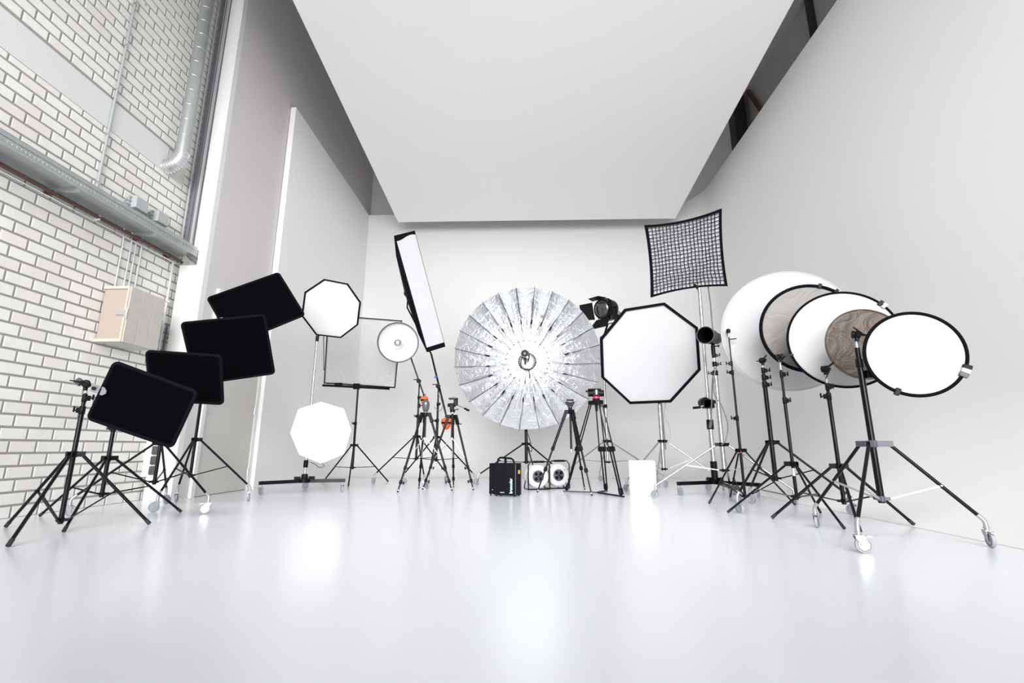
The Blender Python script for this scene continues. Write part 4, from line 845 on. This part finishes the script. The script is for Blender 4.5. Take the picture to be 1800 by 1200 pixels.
for k_ in range(3): wirepath([fc - fa * 0.18 - Z * 0.05, fc + V((0.22 + 0.03 * k_, 0.05, -0.02 - 0.05 * k_)), fc + V((0.28, 0.02, -0.22 - 0.05 * k_)), V((W3[0] + 0.05, W3[1], 2.6))], 0.006, 'cable', M['blackplastic'], t)

# ------------------------------------------------------------------ large octagonal softbox
W2 = (2.27, 8.24)
s2_ = stand('light_stand', 'chrome wheeled stand behind the foam box, carrying the big octagonal softbox', W2, 1.98, 0.76, 0.31, [(1.51, 7.63), (3.08, 7.88), (2.42, 9.17)], mt='chrome', wheels=True, sections=(1.55,), rb=0.034, leg_r=0.013, brace_m='castwhite', brace_t=0.5, tip_len=0.05)
a, b, n = frame(0, -17, 0); c = V((2.053, 7.80, 2.15))
ob = [(1098.5, 542.5), (1168, 531.5), (1226.5, 575), (1231.5, 650), (1179.5, 707), (1107, 710), (1057.5, 664), (1055, 595)]
t, c, bc = softbox('octagonal_softbox', 'big octagonal softbox with black rim next to the silver umbrella', [on_plane(u, v, c, n) for u, v in ob], n, 0.32, rim=0.045, lip=0.05, r_back=0.10, head_len=0.22)
MB().tube(V((W2[0], W2[1], 1.95)), bc - n * 0.1, 0.02, n=10).build('mount_arm', M['black'], t)
MB().tube((W2[0] + 0.055, W2[1], 0.62), (W2[0] + 0.02, W2[1], 1.9), 0.012, n=8).build('side_tube', M['darkcable'], s2_)
wirepath([at(1170, 708, 8.15), at(1168, 730, 8.13), at(1176, 748, 8.1), at(1178, 765, 8.1), at(1174, 778, 8.12)], 0.008, 'hanging_cable', M['conduit'], s2_)
MB().tube((W2[0], W2[1], 0.735), (W2[0], W2[1], 0.745), 0.038, n=16).build('red_band', M['red'], s2_)

# ------------------------------------------------------------------ gridded square softbox on winch column
CR_ = (2.74, 7.30)
sR = column_stand('tall chrome winch column on a low black base, carrying the gridded square softbox', CR_, [(2.15, 7.03), (3.12, 6.82), (2.84, 7.87), (2.60, 6.25)], 1.55, 0.034)
MB().tube((CR_[0], CR_[1], 1.5), (CR_[0] + 0.02, CR_[1], 3.12), 0.027, n=18).build('upper_column', M['chrome'], sR)
MB().tube((CR_[0], CR_[1], 0.24), (CR_[0], CR_[1], 0.46), 0.047, n=18).build('column_sleeve', M['blackplastic'], sR)
MB().tube((CR_[0], CR_[1], 0.92), (CR_[0], CR_[1], 1.06), 0.050, n=18).build('lock_collar', M['blackplastic'], sR)
wc = V((CR_[0] - 0.03, CR_[1] - 0.06, 1.29)); b = MB(); b.box(wc, (0.17, 0.12, 0.13), bev=0.02); b.tube(wc + V((-0.05, -0.06, 0.02)), wc + V((-0.05, 0.06, 0.02)), 0.075, n=20); b.box(wc + V((0.10, 0, 0.03)), (0.06, 0.03, 0.05), bev=0.006); h = b.build('winch', M['blackplastic'], sR)
k = MB(); k.tube(wc + V((-0.09, -0.07, -0.03)), wc + V((-0.15, -0.07, -0.05)), 0.009, n=8); k.build('crank', M['alu'], h); MB().tube(wc + V((-0.14, -0.08, -0.055)), wc + V((-0.25, -0.08, -0.065)), 0.018, n=12).build('crank_handle', M['blackplastic'], h)
MB().tube(at(1250, 738, 7.2), at(1248, 752, 7.2), 0.022, n=10).build('grey_cable_tie', M['greymetal'], sR)
wirepath([at(1245, 504, 7.50), at(1249, 535, 7.3), at(1251, 560, 7.15), at(1256, 620, 7.15), at(1252, 680, 7.15), at(1250, 740, 7.17)], 0.010, 'cable', M['darkcable'], sR)
a, b, n = frame(-5, -27, 0); c = V((2.598, 7.22, 3.65))
gq = [on_plane(u, v, c, n) for u, v in ((1133.5, 395.5), (1269, 366.5), (1279.5, 503), (1144.5, 523))]
gc = sum(gq, V((0, 0, 0))) / 4
t = thing('gridded_softbox', 'square softbox with black honeycomb fabric grid raised on the winch column', 'softbox', gc)
def gp(s_, t_, d=0.0):
    p = gq[0].lerp(gq[1], s_).lerp(gq[3].lerp(gq[2], s_), t_)
    ci = (gc - p); bow = 0.055
    e = max(abs(2 * s_ - 1), abs(2 * t_ - 1)) ** 2
    kx = 1 - (2 * t_ - 1) ** 2; ky = 1 - (2 * s_ - 1) ** 2
    ex = (gq[1] - gq[0]).normalized(); ey = (gq[0] - gq[3]).normalized()
    p = p - ex * (2 * s_ - 1) * abs(2 * s_ - 1) * bow * kx * 0.55 + ey * (2 * t_ - 1) * abs(2 * t_ - 1) * bow * ky
    return p + n * d
N_ = 19
rows = [[gp(0.02 + 0.96 * j / 24, 0.02 + 0.96 * i / 24, -0.055 + 0.012 * math.sin(3 * i + 2 * j)) for j in range(25)] for i in range(25)]
MB().grid(rows).build('diffuser', M['gridfab'], t, smooth=60)
random.seed(9)
def sag(s_, t_): return 0.006 * math.sin(11 * s_ + 3 * t_) + (0.008 * math.sin(21 * t_ + 9 * s_) if t_ > 0.55 else 0.003 * math.sin(17 * t_))
for k in range(1, N_):
    s0 = 0.035 + 0.93 * k / N_
    for vert in (True, False):
        f_, bk_ = [], []
        for i in range(21):
            q_ = 0.02 + 0.96 * i / 20; w_ = sag(s0, q_) * (1.2 if vert else 1)
            s_, t_ = (s0 + w_ * 0.5, q_) if vert else (q_, s0 + w_ * 0.5)
            f_.append(gp(s_, t_, -0.016)); bk_.append(gp(s_, t_, -0.034))
        o = MB().grid([f_, bk_]).build('grid_strip', M['blackcloth'], t, smooth=0); solid(o, 0.008)
edge = [gp(i / 12, 0) for i in range(12)] + [gp(1, i / 12) for i in range(12)] + [gp(1 - i / 12, 1) for i in range(12)] + [gp(0, 1 - i / 12) for i in range(12)]
ei = [gp(0.035 + 0.94 * (i / 12), 0.035) for i in range(12)] + [gp(0.975, 0.035 + 0.94 * (i / 12)) for i in range(12)] + [gp(0.975 - 0.94 * (i / 12), 0.975) for i in range(12)] + [gp(0.035, 0.975 - 0.94 * (i / 12)) for i in range(12)]
b = MB(); m = 48
b.add([p for p in edge] + [p for p in ei] + [p - n * 0.07 for p in edge] + [p - n * 0.05 for p in ei], [(i, (i + 1) % m, m + (i + 1) % m, m + i) for i in range(m)] + [(i, (i + 1) % m, 2 * m + (i + 1) % m, 2 * m + i) for i in range(m)] + [(m + i, m + (i + 1) % m, 3 * m + (i + 1) % m, 3 * m + i) for i in range(m)])
b.build('rim_band', M['blackcloth'], t, smooth=30)
gb = gc - n * 0.42; b = MB(); fr_ = [p - n * 0.07 for p in gq]; ex = (gq[1] - gq[0]).normalized(); ey = (gq[0] - gq[3]).normalized()
bk = [gb + ex * i * 0.12 + ey * j * 0.12 for i, j in ((-1, 1), (1, 1), (1, -1), (-1, -1))]; sd_ = [[edge[(k * 12 + i) % 48] - n * 0.07 for i in range(12)] for k in range(4)]
ring0 = sum(sd_, []); ring1 = []
for k in range(4):
    for i in range(12): ring1.append(bk[k].lerp(bk[(k + 1) % 4], i / 12))
ringm = [p.lerp(q_, 0.5) + (p - gc).normalized() * 0.05 for p, q_ in zip(ring0, ring1)]
b.add(ring0 + ringm + ring1, [(k * 48 + i, k * 48 + (i + 1) % 48, k * 48 + 48 + (i + 1) % 48, k * 48 + 48 + i) for k in range(2) for i in range(48)] + [tuple(96 + i for i in range(48))])
b.build('shell', M['blackcloth'], t, smooth=30)
MB().lathe(gb, -n, [(0, 0.10), (0.04, 0.10), (0.05, 0.08), (0.30, 0.075), (0.32, 0.05)], 24).build('flash_head', M['blackplastic'], t)
MB().path([gb - n * 0.15, V((CR_[0] + 0.02, gb.y + 0.12, 3.45)), V((CR_[0] + 0.02, CR_[1], 3.08))], 0.02, 8).build('mount_arm', M['black'], t)

# ------------------------------------------------------------------ spot reflector lamp on chrome stand
W1 = (2.54, 6.42)
s1_ = stand('light_stand', 'chrome wheeled stand with three black clamps, carrying the black tube reflector lamp', W1, 1.98, 0.693, 0.37, [(1.68, 6.64), (3.16, 5.98), (2.92, 7.20)], mt='chrome', wheels=True, sections=(1.64, 1.76, 1.88), rb=0.030, leg_r=0.013, brace_m='castwhite', brace_t=0.52, sides=(2.8, -0.2, -0.2), tip_len=0.06)
lf, lr = V((2.375, 6.22, 2.105)), V((2.60, 6.50, 2.13)); la = (lf - lr).normalized()
t = thing('tube_reflector_lamp', 'black lamp with open tube reflector beside the big octagonal softbox', 'lamp', lf)
L_ = (lf - lr).length
MB().lathe(lf - la * 0.24, la, [(0, 0.085), (0.02, 0.10), (0.22, 0.112), (0.24, 0.118), (0.24, 0.105), (0.20, 0.100), (0.03, 0.088)], 40, caps=False).build('tube_reflector', M['blackplastic'], t)
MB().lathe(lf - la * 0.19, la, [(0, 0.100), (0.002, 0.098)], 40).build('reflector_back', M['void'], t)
u_, w_ = perp(la); MB().path([lf + (u_ * math.cos(k * PI / 20) + w_ * math.sin(k * PI / 20)) * 0.112 for k in range(40)], 0.006, 6, closed=True).build('reflector_lip', M['greymetal'], t)
MB().lathe(lf - la * 0.24, -la, [(0, 0.08), (0.02, 0.085), (0.20, 0.083), (0.24, 0.06), (0.25, 0.02)], 28).build('lamp_body', M['blackplastic'], t, smooth=50)
k = MB(); q_ = lf - la * 0.44; sd2 = la.cross(Z).normalized(); k.path([q_ - Z * 0.03 - sd2 * 0.06, q_ - la * 0.07 - Z * 0.04 - sd2 * 0.06, q_ - la * 0.08 - Z * 0.10, q_ + la * 0.04 - Z * 0.11], 0.006, 6); k.build('rear_handle', M['alu'], t)
k = MB(); k.tube(lf - la * 0.28 - Z * 0.05, V((W1[0], W1[1], 1.96)), 0.024, n=12); k.tube(V((W1[0], W1[1], 1.88)), V((W1[0], W1[1], 2.0)), 0.028, n=14); k.tube(V((W1[0], W1[1] - 0.02, 1.99)), V((W1[0] + 0.06, W1[1] - 0.05, 1.99)), 0.008, n=8); k.tube(V((W1[0] + 0.055, W1[1] - 0.05, 1.975)), V((W1[0] + 0.055, W1[1] - 0.05, 2.005)), 0.013, n=8); k.build('swivel_mount', M['blackplastic'], t)
wirepath([at(1257, 645, 6.3), at(1255, 690, 6.28), at(1268, 712, 6.28), at(1279, 745, 6.28), at(1276, 772, 6.3), at(1268, 782, 6.33)], 0.007, 'hanging_cable', M['darkcable'], s1_)

# ------------------------------------------------------------------ reflectors and their stands
GR = 'black light stands holding the round reflectors'
def disc(name, label, c, az, ti, R, face, rim_m=None, rim_r=0.013, wr=0.0, clips=(), warp=0.0, rim_white=False):
    a, b, n = frame(az, ti, 0); c = V(c); t = thing(name, label, 'reflector', c, 'round reflectors fanned out along the curved wall')
    rings = [1.0, 0.93, 0.8, 0.6, 0.4, 0.2]; N = 72; v = []
    random.seed(int(R * 1000))
    ph = random.uniform(0, 6)
    for r in rings:
        for i in range(N):
            g = 2 * PI * i / N; v.append(c + (a * math.cos(g) + b * math.sin(g)) * (R - rim_r * 0.5) * r + n * (warp * math.sin(2 * g + ph) * r * r))
    v.append(c)
    f = [(k * N + i, k * N + (i + 1) % N, (k + 1) * N + (i + 1) % N, (k + 1) * N + i) for k in range(len(rings) - 1) for i in range(N)] + [((len(rings) - 1) * N + i, (len(rings) - 1) * N + (i + 1) % N, len(rings) * N) for i in range(N)]
    o = MB().add(v, f).build('fabric', M[face], t, smooth=60); solid(o, 0.004)
    MB().path([c + (a * math.cos(2 * PI * i / N) + b * math.sin(2 * PI * i / N)) * (R - rim_r * 0.6) + n * warp * math.sin(4 * PI * i / N + ph) for i in range(N)], rim_r, 8, closed=True).build('rim', M[rim_m or face], t, smooth=60)
    for g, m_ in clips:
        g = math.radians(g); d = a * math.cos(g) + b * math.sin(g); tn = -a * math.sin(g) + b * math.cos(g); q_ = c + d * (R - 0.005)
        MB().box(q_ + n * 0.012, (0.055, 0.035, 0.02), (d, tn, n), bev=0.005).build('label_tab' if m_ == 'whitefab' else 'rim_clip', M[m_], t)
    return t, a, b, n
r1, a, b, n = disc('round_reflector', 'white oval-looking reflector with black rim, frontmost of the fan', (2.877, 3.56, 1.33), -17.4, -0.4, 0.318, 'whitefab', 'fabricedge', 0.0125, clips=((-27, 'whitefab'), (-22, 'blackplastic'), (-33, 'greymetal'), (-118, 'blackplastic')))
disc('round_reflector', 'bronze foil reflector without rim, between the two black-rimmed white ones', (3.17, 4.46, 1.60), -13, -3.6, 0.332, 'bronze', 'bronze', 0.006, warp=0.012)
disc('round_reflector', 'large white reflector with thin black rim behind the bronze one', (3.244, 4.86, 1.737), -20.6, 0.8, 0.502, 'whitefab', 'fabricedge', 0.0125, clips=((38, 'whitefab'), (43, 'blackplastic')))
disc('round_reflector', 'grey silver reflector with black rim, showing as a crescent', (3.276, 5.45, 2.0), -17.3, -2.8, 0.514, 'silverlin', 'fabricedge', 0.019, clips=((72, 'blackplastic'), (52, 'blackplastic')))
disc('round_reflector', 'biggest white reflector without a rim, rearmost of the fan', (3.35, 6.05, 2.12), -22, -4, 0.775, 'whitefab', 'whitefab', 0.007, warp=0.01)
R1_ = stand('light_stand', 'heavy black wheeled stand carrying the frontmost white reflector', (2.58, 3.72), 1.50, 0.68, 0.29, [(2.14, 3.31), (3.11, 3.51), (2.43, 4.31)], wheels=True, sections=(1.30,), rb=0.022, leg_r=0.0125, group=GR, collar_m='greymetal', foot_ang=(-0.2, -1.9, 0.9), brace_t=0.6, sides=(0.8,), tip='castwhite', tip_len=0.09, lug=0.045, brace_m='galv')
g1 = V((2.585, 3.715, 1.515)); grip(R1_, g1, (0.8, -0.55, -0.1), (-0.75, -0.4, 0.35)); MB().tube(g1 + V((0.02, -0.01, 0)), V((2.66, 3.66, 1.49)), 0.009, n=8).build('holder_arm', M['black'], R1_); MB().box(V((2.625, 3.70, 1.20)), (0.05, 0.05, 0.06), bev=0.006).build('lower_holder', M['blackplastic'], R1_)
R2_ = stand('light_stand', 'black stand with bare feet holding the bronze foil reflector', (2.82, 4.54), 1.34, 0.49, 0.19, [(2.30, 4.80), (3.31, 4.43), (2.62, 4.07)], sections=(1.13, 1.22), group=GR, leg_r=0.0125, brace_t=0.5, sides=(PI, 0.3), tip='castwhite', tip_len=0.10)
g2 = V((2.815, 4.53, 1.375)); grip(R2_, g2, (0.7, -0.7, 0), (-0.55, -0.1, -0.9)); MB().tube(g2, V((2.885, 4.50, 1.43)), 0.009, n=8).build('holder_arm', M['black'], R2_)
R3_ = stand('light_stand', 'black stand with bare feet holding the large black-rimmed white reflector', (2.56, 4.82), 1.515, 0.50, 0.20, [(2.05, 5.19), (2.58, 4.20), (2.98, 5.20)], sections=(1.12, 1.38), group=GR, leg_r=0.0105, rb=0.0155, brace_t=0.5, brace_m='greymetal', sides=(0.3, 0.1), tip='castwhite', tip_len=0.10)
g3 = V((2.565, 4.81, 1.545)); grip(R3_, g3, (0.9, -0.4, 0), (-0.95, -0.2, 0.1)); MB().tube(g3, V((2.79, 4.98, 1.60)), 0.008, n=8).build('holder_arm', M['black'], R3_)
MB().tube((2.56, 4.82, 0.39), (2.56, 4.82, 0.46), 0.0165, n=14).build('silver_label', M['alu'], R3_)
R4_ = stand('light_stand', 'heavy black wheeled stand holding the grey silver reflector', (2.70, 5.46), 1.59, 0.71, 0.33, [(2.17, 5.19), (2.70, 6.07), (3.23, 5.10)], wheels=True, sections=(1.36, 1.44, 1.52), rb=0.024, leg_r=0.0125, group=GR, sides=(0.1, 0.0, -0.1), tip='castwhite', foot_ang=(-1.2, 0.3, 2.0), brace_t=0.55)
g4 = V((2.70, 5.45, 1.625)); grip(R4_, g4, (0.5, -0.8, 0), (-0.9, -0.1, -0.15)); MB().tube(g4, V((2.80, 5.55, 1.70)), 0.009, n=8).build('holder_arm', M['black'], R4_)
R5_ = stand('light_stand', 'slim black stand with bare feet at the edge of the biggest white reflector', (2.69, 6.24), 2.14, 0.62, 0.07, [(2.16, 6.00), (2.74, 6.81), (3.08, 5.85)], sections=(1.03, 1.62, 1.74), group=GR, leg_r=0.0105, rb=0.0165, brace_t=0.6, sides=(PI, PI, PI - 0.3))
MB().lathe((2.69, 6.24, 2.13), Z, [(0, 0.012), (0.01, 0.024), (0.045, 0.028), (0.06, 0.018)], 16).build('top_knob', M['blackplastic'], R5_)
MB().tube((2.69, 6.24, 0.59), (2.69, 6.24, 0.605), 0.0275, n=14).build('red_band', M['red'], R5_)
MB().tube((2.69, 6.24, 2.05), (2.77, 6.20, 2.05), 0.007, n=8).build('holder_arm', M['black'], R5_)
